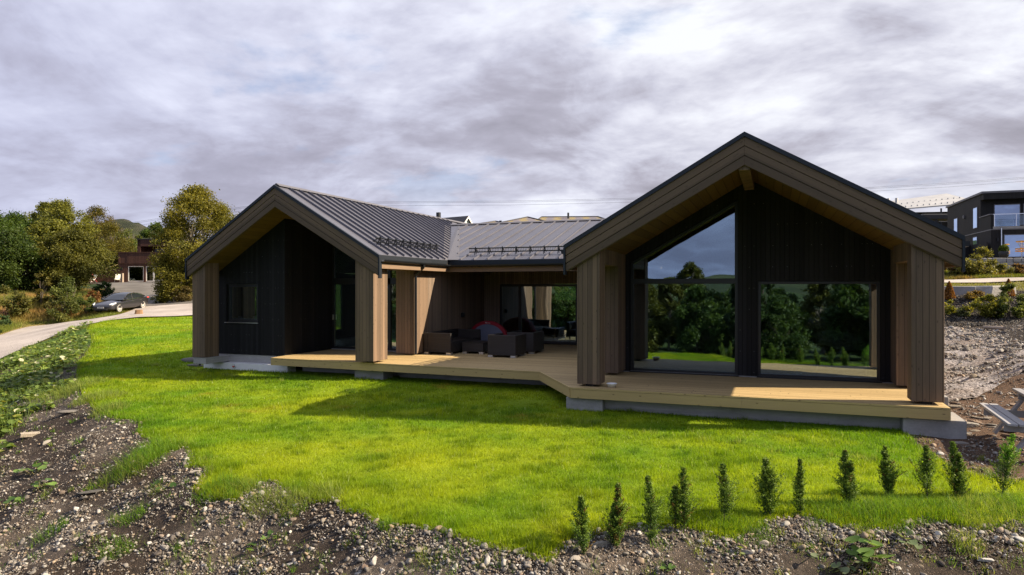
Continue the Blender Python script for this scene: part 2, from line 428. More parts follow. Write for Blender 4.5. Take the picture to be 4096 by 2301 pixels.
# ------------------------------------------------------------------ mesh helpers
class MB:
    """collects shapes that end up as ONE mesh object"""
    def __init__(s): s.v = []; s.f = []
    def add(s, vs, fs):
        k = len(s.v); s.v += [tuple(map(float, p)) for p in vs]; s.f += [tuple(i + k for i in f) for f in fs]; return s
    def box(s, x0, x1, y0, y1, z0, z1):
        return s.add([(x0, y0, z0), (x1, y0, z0), (x1, y1, z0), (x0, y1, z0), (x0, y0, z1), (x1, y0, z1), (x1, y1, z1), (x0, y1, z1)],
                     [(0, 3, 2, 1), (4, 5, 6, 7), (0, 1, 5, 4), (1, 2, 6, 5), (2, 3, 7, 6), (3, 0, 4, 7)])
    def prism(s, poly, axis, a, b):
        """poly: 2-D outline; axis 'y' -> poly is (x,z); 'x' -> (y,z); 'z' -> (x,y)"""
        n = len(poly)
        def P(p, t):
            return (p[0], t, p[1]) if axis == 'y' else (t, p[0], p[1]) if axis == 'x' else (p[0], p[1], t)
        vs = [P(p, a) for p in poly] + [P(p, b) for p in poly]
        ar = sum(poly[i][0] * poly[(i + 1) % n][1] - poly[(i + 1) % n][0] * poly[i][1] for i in range(n))
        fl = (ar > 0) != (axis == 'y')
        fs = [tuple(range(n - 1, -1, -1)) if fl else tuple(range(n)), tuple(range(n, 2 * n)) if fl else tuple(range(2 * n - 1, n - 1, -1))]
        for i in range(n):
            j = (i + 1) % n
            fs.append((i, j, j + n, i + n) if fl else (j, i, i + n, j + n))
        return s.add(vs, fs)
    def tube(s, p0, p1, r0, r1=None, n=8, cap=True):
        r1 = r0 if r1 is None else r1
        p0, p1 = Vector(p0), Vector(p1); d = (p1 - p0).normalized()
        u = d.orthogonal().normalized(); w = d.cross(u)
        vs = [p0 + (u * cos(2 * pi * i / n) + w * sin(2 * pi * i / n)) * r0 for i in range(n)]
        vs += [p1 + (u * cos(2 * pi * i / n) + w * sin(2 * pi * i / n)) * r1 for i in range(n)]
        fs = [(i, (i + 1) % n, (i + 1) % n + n, i + n) for i in range(n)]
        if cap: fs += [tuple(range(n - 1, -1, -1)), tuple(range(n, 2 * n))]
        return s.add(vs, fs)
    def path(s, pts, r, n=6):
        for a, b in zip(pts, pts[1:]): s.tube(a, b, r, r, n)
        return s
    def beam(s, p0, p1, w, h, up=(0, 0, 1)):
        """rectangular bar between two points"""
        p0, p1 = Vector(p0), Vector(p1); d = (p1 - p0).normalized(); sd = d.cross(Vector(up)).normalized(); u = sd.cross(d)
        vs = []
        for p in (p0, p1):
            for a, b in ((-1, -1), (1, -1), (1, 1), (-1, 1)): vs.append(p + sd * (a * w / 2) + u * (b * h / 2))
        return s.add(vs, [(3, 2, 1, 0), (4, 5, 6, 7), (0, 1, 5, 4), (1, 2, 6, 5), (2, 3, 7, 6), (3, 0, 4, 7)])
    def mesh(s, name):
        me = bpy.data.meshes.new(name); me.from_pydata(s.v, [], s.f); me.update(); return me
    def build(s, name, mat, parent=None, smooth=False, bevel=0.0, seg=2):
        o = bpy.data.objects.new(name, s.mesh(name)); COL.objects.link(o)
        if mat: o.data.materials.append(MAT[mat])
        if parent is not None: attach(o, parent)
        if smooth: o.data.polygons.foreach_set('use_smooth', [True] * len(o.data.polygons))
        if bevel:
            b = o.modifiers.new('bevel', 'BEVEL'); b.width = bevel; b.segments = seg; b.limit_method = 'ANGLE'; b.angle_limit = R(40)
        return o


def attach(o, parent):
    """children are modelled in world coordinates; keep them there under a parent that has only a location"""
    o.parent = parent
    p = parent; off = Vector((0, 0, 0))
    while p is not None:
        if p.get('local'): return o
        off += p.location; p = p.parent
    o.location = -off
    return o


def tag(o, label=None, cat=None, group=None, kind=None):
    if label: o['label'] = label
    if cat: o['category'] = cat
    if group: o['group'] = group
    if kind: o['kind'] = kind
    return o


def empty(name, loc, label, cat, group=None, rz=0.0, local=False):
    o = bpy.data.objects.new(name, None); COL.objects.link(o); o.location = loc; o.rotation_euler = (0, 0, rz)
    o.empty_display_size = .2
    if local: o['local'] = True
    return tag(o, label, cat, group)


def np_mesh(name, V, Fa, mat, col=None, parent=None, smooth=False):
    V = np.asarray(V, np.float32); Fa = np.asarray(Fa, np.int32)
    me = bpy.data.meshes.new(name)
    k = Fa.shape[1]; n = len(Fa)
    me.vertices.add(len(V)); me.vertices.foreach_set('co', V.ravel())
    me.loops.add(n * k); me.loops.foreach_set('vertex_index', Fa.ravel())
    me.polygons.add(n); me.polygons.foreach_set('loop_start', np.arange(0, n * k, k, dtype=np.int32))
    if smooth: me.polygons.foreach_set('use_smooth', np.ones(n, bool))
    me.update(calc_edges=True)
    if col is not None:
        a = me.attributes.new('Col', 'FLOAT_COLOR', 'POINT')
        c = np.ones((len(V), 4), np.float32); c[:, :3] = col; a.data.foreach_set('color', c.ravel())
    o = bpy.data.objects.new(name, me); COL.objects.link(o)
    if mat: me.materials.append(MAT[mat])
    if parent is not None: attach(o, parent)
    return o


def copy_tree(o, parent=None):
    c = o.copy(); COL.objects.link(c); c.parent = parent
    for ch in list(o.children): copy_tree(ch, c)
    return c


def text_mesh(txt, size, extr=.003):
    cu = bpy.data.curves.new('letters', 'FONT'); cu.body = txt; cu.size = size; cu.extrude = extr
    cu.align_x = 'CENTER'
    tmp = bpy.data.objects.new('letters', cu); COL.objects.link(tmp)
    dg = bpy.context.evaluated_depsgraph_get(); me = bpy.data.meshes.new_from_object(tmp.evaluated_get(dg))
    bpy.data.objects.remove(tmp); return me


# value noise for colours and relief
_tab = np.random.RandomState(7).rand(256, 256)


def vnoise(x, y, sc, seed=0):
    x = np.asarray(x) * sc + seed * 17.3; y = np.asarray(y) * sc + seed * 5.7
    xi = np.floor(x).astype(int); yi = np.floor(y).astype(int); fx = x - xi; fy = y - yi
    fx = fx * fx * (3 - 2 * fx); fy = fy * fy * (3 - 2 * fy)
    t = lambda a, b: _tab[a & 255, b & 255]
    return (t(xi, yi) * (1 - fx) + t(xi + 1, yi) * fx) * (1 - fy) + (t(xi, yi + 1) * (1 - fx) + t(xi + 1, yi + 1) * fx) * fy


def fbm(x, y, sc, seed=0, oct=4):
    s = 0; a = .5; tot = 0
    for i in range(oct): s = s + a * vnoise(x, y, sc * 2 ** i, seed + i); tot += a; a *= .5
    return s / tot


# ------------------------------------------------------------------ places: (X right of the camera axis, D ahead of it) -> world
def W(X, D): return X * ct - D * st, X * st + D * ct
def XD(x, y): return x * ct + y * st, -x * st + y * ct
def sight(u, v, D): """point D metres ahead seen at pixel (u,v) of the 4096 px photograph"""; X = (u - 2048) / F * D; x, y = W(X, D); return Vector((x, y, EYE - (v - 1150.5) / F * D))


def lawn_h(D): 
    t = np.clip((np.asarray(D, float) - 22) / 28, 0, 1); return -.47 + .37 * t * t * (3 - 2 * t)


def on_lawn(u, v):
    z = -.47
    for _ in range(12):
        D = F * (EYE - z) / (v - 1150.5); z = float(lawn_h(D))
    return (u - 2048) / F * D, D


def flat(u, v, z): D = F * (EYE - z) / (v - 1150.5); return (u - 2048) / F * D, D
# ------------------------------------------------------------------ terrain
LAWN_PX = [(770, 1269), (553, 1269), (464, 1275), (420, 1285), (359, 1300), (354, 1313), (372, 1340), (378, 1365), (366, 1395), (345, 1425), (326, 1446), (322, 1475), (330, 1504),
           (345, 1560), (372, 1600), (410, 1632), (472, 1657), (578, 1675), (575, 1712), (590, 1735), (640, 1752), (630, 1775), (610, 1800), (590, 1822), (650, 1800),
           (761, 1780), (790, 1830), (770, 1850), (868, 1858), (830, 1900), (799, 1930), (850, 1950), (944, 1966), (1000, 1925), (1113, 1916), (1160, 1945),
           (1263, 1985), (1370, 1985), (1400, 2020), (1468, 2028), (1540, 2072), (1669, 2084), (1797, 2108), (1925, 2146), (2068, 2166), (2180, 2186),
           (2270, 2125), (2405, 2105), (2540, 2086), (2675, 2082), (2765, 2084), (2900, 2110), (3062, 2060), (3180, 2046), (3252, 2050), (3360, 2078), (3540, 2084), (3675, 2052), (3855, 2078),
           (4096, 2050), (4300, 2020), (4250, 1950), (4057, 1929), (3855, 1908), (3765, 1864), (3711, 1823), (3652, 1783), (3621, 1752), (3600, 1730)]
LAWN = [on_lawn(*p) for p in LAWN_PX]
LAWN += [XD(2.2, 13.6), XD(2.2, 15.0), XD(-4, 15.0), XD(-5.5, 16.6), XD(-13.6, 16.9), XD(-15.9, 16.5), XD(-16.1, 30.0)]
LAWN = np.array(LAWN)


def sdist(X, D, poly):
    """signed distance to a polygon, negative inside"""
    X = np.asarray(X, float); D = np.asarray(D, float)
    d = np.full(X.shape, 1e9); ins = np.zeros(X.shape, bool)
    n = len(poly)
    for i in range(n):
        ax, ay = poly[i]; bx, by = poly[(i + 1) % n]
        ex, ey = bx - ax, by - ay; L = ex * ex + ey * ey + 1e-12
        t = np.clip(((X - ax) * ex + (D - ay) * ey) / L, 0, 1)
        d = np.minimum(d, (X - ax - t * ex) ** 2 + (D - ay - t * ey) ** 2)
        c = ((ay > D) != (by > D)) & (X < (bx - ax) * (D - ay) / (by - ay + 1e-12) + ax)
        ins ^= c
    d = np.sqrt(d)
    return np.where(ins, -d, d)


CT = []                                    # (X, D, z) heights the ground passes through
rs = np.random.RandomState(3)
for X in np.arange(-34, 9, 3.0):
    for D in np.arange(5, 56, 3.0):
        if sdist(np.array([X]), np.array([D]), LAWN)[0] < -.1: CT.append((X, D, float(lawn_h(D))))
for X, D in LAWN[:-7:2]: CT.append((X, D, float(lawn_h(D)) - .02))
for X, D in LAWN[33:58]:                     # the bank falls away in front of the lawn
    for r_, dz in ((1.2, .52), (3.0, 1.5), (6.5, 2.9)): CT.append((X - .15 * r_, D - r_, -.47 - dz))
for X, D in LAWN[12:33]:                     # and to its left, more gently
    k = .62
    for r_, dz in ((1.2, .46), (3.2, 1.15)): CT.append((X - r_ * .85, D - r_ * .5, -.47 - dz))
ROAD_NEAR = [(-120, 1490, -1.6), (0, 1440, -1.3), (130, 1385, -1.0), (280, 1325, -.55), (430, 1283, -.14), (560, 1266, .02), (775, 1256, .12), (1000, 1246, .3)]
ROAD_FAR = [(-120, 1375, -1.6), (0, 1345, -1.3), (120, 1310, -1.0), (300, 1285, -.55), (430, 1268, -.10), (640, 1222, .34), (775, 1215, .5), (1000, 1210, .6)]
RN = [(*flat(u, v, z), z) for u, v, z in ROAD_NEAR]; RF = [(*flat(u, v, z), z) for u, v, z in ROAD_FAR]
CT += RN + RF
CT += [(-19, 9, -3.2), (-24, 18, -2.2), (-14, 4, -3.9), (-30, 26, -2.0), (-8, 0, -4.2), (0, -4, -4.6), (8, -2, -4.4), (14, 3, -3.0), (-40, 10, -3.6)]
CT += [(0, -20, -4.9), (-30, -20, -5.2), (30, -20, -4.6), (-60, -10, -5.5), (-40, -50, -5.0), (20, -55, -4.6), (60, -30, -3.5), (-90, -50, -6), (100, -60, -4), (0, -100, -8), (-300, -200, -20), (300, -200, -14)]
# left: heath and wood beyond the road, the drive to the red house
CT += [(-40, 50, .0), (-48, 58, .9), (-36, 60, 1.2), (-28, 62, 1.1), (-60, 60, .4), (-45, 80, 2.3), (-75, 45, -1.2), (-60, 30, -2.0), (-100, 80, 1.0), (-30, 60, .6), (-25, 70, 1.5), (-55, 97, 2.5),
       (-27, 80, 2.1), (-52, 80, 1.8), (-53, 93, 2.65), (-60, 105, 2.8), (-40, 105, 2.8), (-90, 130, 3), (-60, 170, 5), (-20, 110, 4)]
# behind the house the hill climbs
CT += [(-8, 40, .1), (0, 42, .3), (8, 34, -.1), (-10, 60, 1.5), (0, 62, 4.0), (10, 60, 3.5), (10, 45, 1.0), (0, 90, 7.2), (20, 90, 7.0), (-20, 95, 5.0), (40, 110, 9), (0, 140, 9), (60, 160, 12), (-60, 260, 8), (60, 300, 14), (200, 200, 16), (-250, 200, 6), (-200, 60, 0), (-150, 20, -5), (250, 60, 8)]
# right: bare plot, planted bank, road, stone wall, terrace
for u, v, z in ((3850, 1780, -.47), (3800, 1560, -.42), (4150, 1600, -.42), (3800, 1480, -.38), (4080, 1500, -.36), (3800, 1400, -.33), (4200, 1400, -.3), (3700, 1325, -.22), (3810, 1315, -.2), (3950, 1325, -.2), (4096, 1365, .25), (4300, 1380, .6)):
    CT.append((*flat(u, v, z), z))
for u, v, D in ((3600, 1255, 41), (3800, 1240, 41), (3950, 1245, 40.5), (4096, 1290, 37.5), (3800, 1172, 44), (3960, 1168, 44), (4096, 1175, 43.5), (4300, 1190, 43),
                (3600, 1135, 48), (3800, 1133, 48), (4096, 1123, 48), (4300, 1118, 48), (3600, 1122, 52), (3800, 1121, 52), (4096, 1112, 52), (4300, 1106, 52), (3600, 1098, 55), (3800, 1094, 55), (4096, 1092, 55)):
    p = sight(u, v, D); CT.append(((u - 2048) / F * D, D, p.z))
CT += [(36, 59, 4.35), (44, 59, 4.4), (52, 57, 4.4), (44, 70, 4.6), (38, 72, 4.6), (56, 66, 4.6), (30, 70, 4.5), (60, 90, 6), (70, 50, 4), (24, 30, .3), (32, 30, 2.4), (40, 38, 3.0), (20, 12, -.4), (40, 15, .5)]
CT = np.array(CT)
_c = 1.6
_A = np.sqrt(((CT[:, None, :2] - CT[None, :, :2]) ** 2).sum(-1) + _c * _c)
_M = np.zeros((len(CT) + 3,) * 2); _M[:-3, :-3] = -_A - np.eye(len(CT)) * 0.0; _P = np.c_[np.ones(len(CT)), CT[:, :2]]
_M[:-3, :-3] += np.eye(len(CT)) * .35
_M[:-3, -3:] = _P; _M[-3:, :-3] = _P.T
_w = np.linalg.solve(_M, np.r_[CT[:, 2], 0, 0, 0])


def ground(X, D):
    """bare height of the land, camera-frame coordinates"""
    X = np.atleast_1d(np.asarray(X, float)); D = np.atleast_1d(np.asarray(D, float)); out = np.empty(X.size)
    xf, df = X.ravel(), D.ravel()
    for i in range(0, X.size, 20000):
        a, b = xf[i:i + 20000], df[i:i + 20000]
        r = np.sqrt((a[:, None] - CT[None, :, 0]) ** 2 + (b[:, None] - CT[None, :, 1]) ** 2 + _c * _c)
        out[i:i + 20000] = -(r @ _w[:-3]) + _w[-3] + a * _w[-2] + b * _w[-1]
    far = np.clip((np.hypot(xf, df) - 320) / 900, 0, 1)
    return (out * (1 - far) + 4 * far).reshape(X.shape)


def surf(X, D):
    """height one actually stands on: turf inside the lawn, rough soil outside"""
    X = np.atleast_1d(np.asarray(X, float)); D = np.atleast_1d(np.asarray(D, float))
    s = sdist(X, D, LAWN); g = ground(X, D)
    x, y = W(X, D)
    rough = (fbm(x, y, 1.1, 2) - .5) * .34 + (fbm(x, y, 5.0, 9) - .5) * .10
    near = np.clip(1 - (D - 20) / 20, .25, 1)
    out = g + rough * near * np.clip(s / .8, 0, 1)
    flatl = lawn_h(D) + (fbm(x, y, .5, 5) - .5) * .05
    k = np.clip((s + .5) / 1.0, 0, 1)
    return flatl * (1 - k) + out * k


def gz(X, D): return float(surf(X, D)[0])


def on_ground(u, v):
    """where the sight line through a pixel first meets the land"""
    D = np.arange(3.5, 60, .02); X = (u - 2048) / F * D; h = EYE - (v - 1150.5) / F * D - surf(X, D)
    i = int(np.argmax(h < 0)); return float(X[i]), float(D[i])


def strip_sheet(name, left, right, mat, lift, n=60, m=7, label=None):
    """a road-like ribbon draped on the land between two edge lines (camera frame)"""
    def res(pts, n):
        p = np.array([q[:2] for q in pts]); t = np.r_[0, np.cumsum(np.hypot(*np.diff(p, axis=0).T))]; t /= t[-1]
        s = np.linspace(0, 1, n); return np.c_[np.interp(s, t, p[:, 0]), np.interp(s, t, p[:, 1])]
    def smooth(p, k=4):
        for _ in range(k): p[1:-1] = (p[:-2] + 2 * p[1:-1] + p[2:]) / 4
        return p
    A = smooth(res(left, n)); B = smooth(res(right, n))
    s = np.linspace(0, 1, m)[None, :, None]
    G = A[:, None] * (1 - s) + B[:, None] * s
    x, y = W(G[..., 0], G[..., 1]); z = ground(G[..., 0], G[..., 1]) + lift
    V = np.stack([x, y, z], -1).reshape(-1, 3)
    I = np.arange(n * m).reshape(n, m)
    Fa = np.stack([I[:-1, :-1], I[:-1, 1:], I[1:, 1:], I[1:, :-1]], -1).reshape(-1, 4)
    o = np_mesh(name, V, Fa, mat, smooth=True); tag(o, label, kind='structure')
    me = o.data
    if me.polygons[0].normal.z < 0: me.flip_normals()
    return o, np.vstack([A, B[::-1]])


road_o, ROAD_POLY = strip_sheet('road', RN, RF, 'gravel_road', .05, 80, 9, 'pale gravel road curving past the left edge of the lawn')
DRV_L = [(-33.5, 56.5), (-36, 60), (-41.5, 70), (-49, 82), (-57, 93.5)]
DRV_R = [(-24.0, 58.0), (-29, 61.5), (-35.5, 70), (-41, 82), (-46, 94.0)]
drive_o, DRIVE_POLY = strip_sheet('driveway', DRV_L, DRV_R, 'gravel_drive', .08, 40, 7, 'grey gravel drive leading up to the red timber house')
UR_N = [((u - 2048) / F * 48, 48) for u in (3300, 3600, 3800, 4096, 4300)]; UR_F = [((u - 2048) / F * 51.5, 51.5) for u in (3300, 3600, 3800, 4096, 4300)]
uroad_o, UROAD_POLY = strip_sheet('upper_road', UR_N, UR_F, 'gravel_road', .06, 30, 5, 'narrow paved road above the planted bank')
LOT = np.array([XD(2.95, 14.6), XD(2.9, 36), flat(3720, 1318, -.22), flat(3830, 1312, -.2), flat(3930, 1330, -.2), flat(4060, 1400, -.3), flat(4230, 1470, -.35), flat(4420, 1560, -.4), flat(4400, 1650, -.4),
                flat(4096, 1560, -.42), flat(3900, 1575, -.42), flat(3800, 1590, -.42)])

_q = []                                      # the heap of stone has a ragged outline
for _i in range(len(LOT)):
    _a, _b = LOT[_i], LOT[(_i + 1) % len(LOT)]; _k = max(1, int(np.hypot(*(_b - _a)) / .35)) if 9 < _i or _i < 1 else 1
    for _t in range(_k):
        _p = _a + (_b - _a) * _t / _k
        _q.append(_p + ((fbm(*(_p * 3.1), .5, 3) - .5) * 2.2 + rs.uniform(-.12, .12)) * np.array([.25, 1.0]) if _k > 1 and 9 < _i else _p)
LOT = np.array(_q)


def cdt_sheet(name, poly, step, mat, lift, hfun, colfun=None, label=None, jitter=.35):
    """a closed outline filled with triangles and draped over hfun"""
    P = []
    n = len(poly)
    for i in range(n):
        a, b = np.array(poly[i]), np.array(poly[(i + 1) % n]); k = max(1, int(np.hypot(*(b - a)) / step(a)))
        P += [a + (b - a) * t / k for t in range(k)]
    nb = len(P); rr = np.random.RandomState(1)
    Q = []
    D = poly[:, 1].min()
    while D < poly[:, 1].max():
        s = step((0, D)); X = np.arange(poly[:, 0].min(), poly[:, 0].max(), s)
        Q.append(np.c_[X + rr.uniform(-jitter, jitter, len(X)) * s, D + rr.uniform(-jitter, jitter, len(X)) * s]); D += s
    Q = np.vstack(Q); sd = sdist(Q[:, 0], Q[:, 1], poly); st_ = np.array([step((0, d)) for d in Q[:, 1]])
    Q = Q[sd < -.5 * st_]
    A = np.vstack([np.array(P), Q])
    vs, _, fs, *_r = delaunay_2d_cdt([Vector(p) for p in A], [(i, (i + 1) % nb) for i in range(nb)], [list(range(nb))], 1, 1e-5)
    A = np.array([tuple(v) for v in vs]); fs = np.array([f for f in fs if len(f) == 3])
    x, y = W(A[:, 0], A[:, 1]); z = hfun(A[:, 0], A[:, 1]) + lift
    o = np_mesh(name, np.c_[x, y, z], fs, mat, colfun(A[:, 0], A[:, 1], x, y) if colfun else None, smooth=True)
    if o.data.polygons[0].normal.z < 0: o.data.flip_normals()
    return tag(o, label, kind='structure')


def lawn_col(x, y):
    """healthy, yellowish and worn grass in patches"""
    a = fbm(x, y, .35, 1); b = fbm(x, y, 1.1, 4); c = fbm(x, y, 3.3, 8)
    t = np.clip(.42 + (a - .5) * .9 + (b - .5) * 1.1 + (c - .5) * .5, 0, 1)[..., None]
    g = np.array([.130, .262, .006]); yl = np.array([.325, .392, .010])
    col = g * (1 - t) + yl * t
    w = np.clip((fbm(x, y, .9, 13) - .70) * 8, 0, .8)[..., None] * np.clip((c - .45) * 5, 0, 1)[..., None]
    col = col * (1 - w) + np.array([.30, .23, .035]) * w
    return col * (.85 + .30 * c[..., None])


lawn_o = cdt_sheet('lawn', LAWN, lambda p: .28 if p[1] < 16 else .8, 'lawn_turf', .0, lambda X, D: surf(X, D), lambda X, D, x, y: lawn_col(x, y) * .85, 'bright green lawn in front of the timber house')
lot_o = cdt_sheet('gravel_lot', LOT, lambda p: .35 if p[1] < 20 else .9, 'crushed_stone', .012, lambda X, D: surf(X, D) + (fbm(*W(X, D), 2.2, 3) - .5) * .05, None, 'grey crushed stone yard to the right of the house')


def in_any(X, D, grow=0.0):
    return np.minimum.reduce([sdist(X, D, p) for p in (LAWN, ROAD_POLY, DRIVE_POLY, UROAD_POLY, LOT)])


def zone_col(X, D, x, y):
    """what grows or lies on the land: bank soil, heath, meadow, planting bed"""
    n = fbm(x, y, .6, 21)[..., None]; n2 = fbm(x, y, 2.8, 31)[..., None]
    soil = np.array([.034, .0265, .0215]) * (.7 + .7 * n2)
    gravel = np.array([.082, .070, .060]) * (.6 + .8 * n2)
    heath = np.array([.21, .145, .06]) * (1 - n) + np.array([.09, .115, .025]) * n
    meadow = np.array([.035, .075, .010]) * (.75 + .5 * n)
    bed = np.array([.024, .019, .017]) * (.6 + .8 * n2)
    brown = np.array([.085, .056, .040]) * (.8 + .4 * n2)
    verge = np.array([.14, .15, .05]) * (1 - n) + np.array([.20, .17, .11]) * n
    s = sdist(X, D, LAWN)
    col = soil * (1 - np.clip((fbm(x, y, .9, 41) - .42) * 4, 0, 1)[..., None]) + gravel * np.clip((fbm(x, y, .9, 41) - .42) * 4, 0, 1)[..., None]
    def blend(c, m):
        nonlocal col; m = np.clip(m, 0, 1)[..., None]; col = col * (1 - m) + c * m
    blend(meadow, (s - 7.5) / 2 * (D < 12) + 0 * s)
    blend(meadow, (D < -1) * 1.0)
    blend(heath, np.where((X < -14) & (D > 30), np.clip((D - 34 + n[..., 0] * 4) / 3, 0, 1), 0))
    blend(meadow, np.where((X > -25) & (D > 30) & (X < 24), 1.0, 0))
    blend(brown, np.where((X > 4.2) & (D > 8.4) & (D < 20), np.clip((X - 4.2) / .6, 0, 1), 0))
    blend(bed, np.where((X > 14) & (D > 17), np.clip((D - 18) / 3, 0, 1), 0))
    blend(verge, np.where((X > 14) & (D > 44.5), np.clip((D - 44.5) / 1.5, 0, 1), 0))
    blend(heath, np.where((X > 14) & (D > 52), np.clip((D - 52) / .8, 0, 1), 0))
    far = np.clip((np.hypot(X, D) - 72) / 14, 0, 1) * np.where((X > 30) & (D > 30), np.clip((np.hypot(X, D) - 95) / 10, 0, 1), 1)
    blend(np.array([.017, .032, .009]) * (.6 + .8 * n2), far)
    blend(np.array([.020, .038, .010]) * (.6 + .8 * n2), np.clip((-24 - D) / 6, 0, 1))
    return col


def build_ground():
    u = np.linspace(-1, 1, 331); v = np.linspace(-1, 1, 331)
    Xs = np.sinh(u * 7.4) / np.sinh(7.4) * 3000 ; Ds = 11 + np.sinh(v * 7.2) / np.sinh(7.2) * 3000
    Xs = -5 + Xs
    X, D = np.meshgrid(Xs, Ds); sh = X.shape
    x, y = W(X, D); z = surf(X, D).reshape(sh)
    # let the sheets that lie on the land sit proud of it
    for poly, dep in ((LAWN, .16), (ROAD_POLY, .12), (DRIVE_POLY, .12), (UROAD_POLY, .12), (LOT, .10)):
        s = sdist(X, D, poly); cell = np.maximum(.25, np.hypot(X + 5, D - 11) * .046)
        z = z - dep * np.clip(-s / np.minimum(cell, 1.5) , 0, 1)
    V = np.stack([x, y, z], -1).reshape(-1, 3)
    I = np.arange(sh[0] * sh[1]).reshape(sh)
    Fa = np.stack([I[:-1, :-1], I[:-1, 1:], I[1:, 1:], I[1:, :-1]], -1).reshape(-1, 4)
    o = np_mesh('ground', V, Fa, 'ground_soil', zone_col(X, D, x, y).reshape(-1, 3), smooth=True)
    if o.data.polygons[0].normal.z < 0: o.data.flip_normals()
    tag(o, 'dark stony soil and heath around the house', kind='structure')


build_ground()


def build_hill(name, X0, D0, w, d, h, seed, label, c0, c1):
    n = 70; u = np.linspace(-1, 1, n); U, V_ = np.meshgrid(u, u)
    X = X0 + U * w; D = D0 + V_ * d
    r = np.clip(1 - (U ** 2 + V_ ** 2), 0, 1)
    z = 0 + h * r ** 1.25 * (.62 + .76 * fbm(X, D, 3.2 / w, seed)) 
    x, y = W(X, D); t = np.clip((fbm(X, D, 16 / w, seed + 3) - .38) * 4, 0, 1)[..., None]
    col = np.array(c0) * (1 - t) + np.array(c1) * t
    I = np.arange(n * n).reshape(n, n)
    Fa = np.stack([I[:-1, :-1], I[:-1, 1:], I[1:, 1:], I[1:, :-1]], -1).reshape(-1, 4)
    o = np_mesh(name, np.stack([x, y, z], -1).reshape(-1, 3), Fa, 'ground_soil', col.reshape(-1, 3), smooth=True)
    if o.data.polygons[0].normal.z < 0: o.data.flip_normals()
    tag(o, label, kind='structure')


build_hill('hill', -335, 600, 125, 120, 50, 5, 'bare dark hilltop rising above the left treetops', (.020, .025, .015), (.048, .042, .040))
build_hill('far_hillside', 60, -460, 480, 160, 17, 8, 'wooded hillside across the valley, seen mirrored in the windows', (.014, .026, .010), (.030, .042, .016))

# ------------------------------------------------------------------ the house
H = empty('detached_house', (-6.6, 18.5, -.46), 'low dark timber house with two gabled wings, standing seam roof and large windows', 'house')


def gable_wing(x0, xr, x1, ze, zr, yf, yb, rake_mat, y_cut=None):
    """roof sheet, three-board rakes, soffit, verge trim. x0/x1 eaves, xr ridge, yf front, yb back"""
    kl = (zr - ze) / (xr - x0); kr = (zr - ze) / (x1 - xr)
    top = lambda x: zr - (kl * (xr - x) if x < xr else kr * (x - xr))
    # verge trim: dark metal edge over the boards and down both eave ends
    m = MB(); t = .085
    m.prism([(x0 - .03, ze - .02), (xr, zr), (xr, zr - t), (x0 - .03, ze - .02 - t)], 'y', yf - .03, yf + .10)
    m.prism([(xr, zr), (x1 + .03, ze - .02), (x1 + .03, ze - .02 - t), (xr, zr - t)], 'y', yf - .03, yf + .10)
    for sx, xe in ((-1, x0), (1, x1)): m.box(xe - .035 if sx < 0 else xe - .005, xe + .005 if sx < 0 else xe + .035, yf - .025, yf + .10, ze - .62, ze - t)
    m.build('verge_trim', 'dark_trim_metal', H)
    # rake boards
    m = MB(); dtop = t
    dA, dE = .62, .56                                     # depth of the boarding at apex and eave
    for k in range(3):
        f0, f1 = k / 3, (k + 1) / 3
        for sx in (-1, 1):
            xe = x0 + .005 if sx < 0 else x1 - .005
            zA0 = zr - dtop - (dA - dtop) * f0; zA1 = zr - dtop - (dA - dtop) * f1 + .011
            zE0 = ze - dtop - (dE - dtop) * f0; zE1 = ze - dtop - (dE - dtop) * f1 + .011
            m.prism([(xe, zE0), (xr, zA0), (xr, zA1), (xe, zE1)], 'y', yf + .006 * k, yf + .05)
    m.prism([(x0 + .05, ze - .12), (xr, zr - .12), (x1 - .05, ze - .12), (x1 - .05, ze - .545), (xr, zr - .605), (x0 + .05, ze - .545)], 'y', yf + .035, yf + .09)
    m.build('rake_boards', rake_mat, H, bevel=.004, seg=1)
    return top


def seam_roof(name, A, B, C_, D_, n, mat='roof_metal', clip=None):
    """standing seam sheet A(eave start) B(eave end) C(ridge end) D(ridge start), seams from eave to ridge"""
    A, B, C_, D_ = map(Vector, (A, B, C_, D_)); m = MB()
    nrm = (B - A).cross(D_ - A).normalized()
    if nrm.z < 0: nrm = -nrm
    m.add([A, B, C_, D_, A - nrm * .05, B - nrm * .05, C_ - nrm * .05, D_ - nrm * .05], [(0, 1, 2, 3), (7, 6, 5, 4), (0, 4, 5, 1), (1, 5, 6, 2), (2, 6, 7, 3), (3, 7, 4, 0)])
    for i in range(1, n):
        f = i / n; p = A.lerp(B, f); q = p.lerp(D_.lerp(C_, f), .965)
        if clip:
            r_ = clip(p, q)
            if r_ is None: continue
            p, q = r_
        m.beam(p + nrm * .024, q + nrm * .024, .018, .048, nrm)
    return m.build(name, mat, H)


# --- right wing
RX0, RXR, RX1, ZE, ZR = -3.95, -.51, 2.93, 2.88, 4.875
rtop = gable_wing(RX0, RXR, RX1, ZE, ZR, 13.30, 26, 'timber_rake_right')
seam_roof('roof', (RX0, 13.34, ZE), (RX0, 26, ZE), (RXR, 26, ZR), (RXR, 13.34, ZR), 30)
seam_roof('roof', (RX1, 13.34, ZE), (RX1, 26, ZE), (RXR, 26, ZR), (RXR, 13.34, ZR), 30)
m = MB(); so_ = .46; kR = (ZR - ZE) / 3.44
m.prism([(RX0 + .06, rtop(RX0 + .06) - so_ - .02), (RXR, ZR - so_), (RX1 - .06, rtop(RX1 - .06) - so_ - .02), (RX1 - .06, rtop(RX1 - .06) - so_ + .02), (RXR, ZR - so_ + .04), (RX0 + .06, rtop(RX0 + .06) - so_ + .02)], 'y', 13.40, 16.25)
m.build('soffit', 'soffit_boards', H)
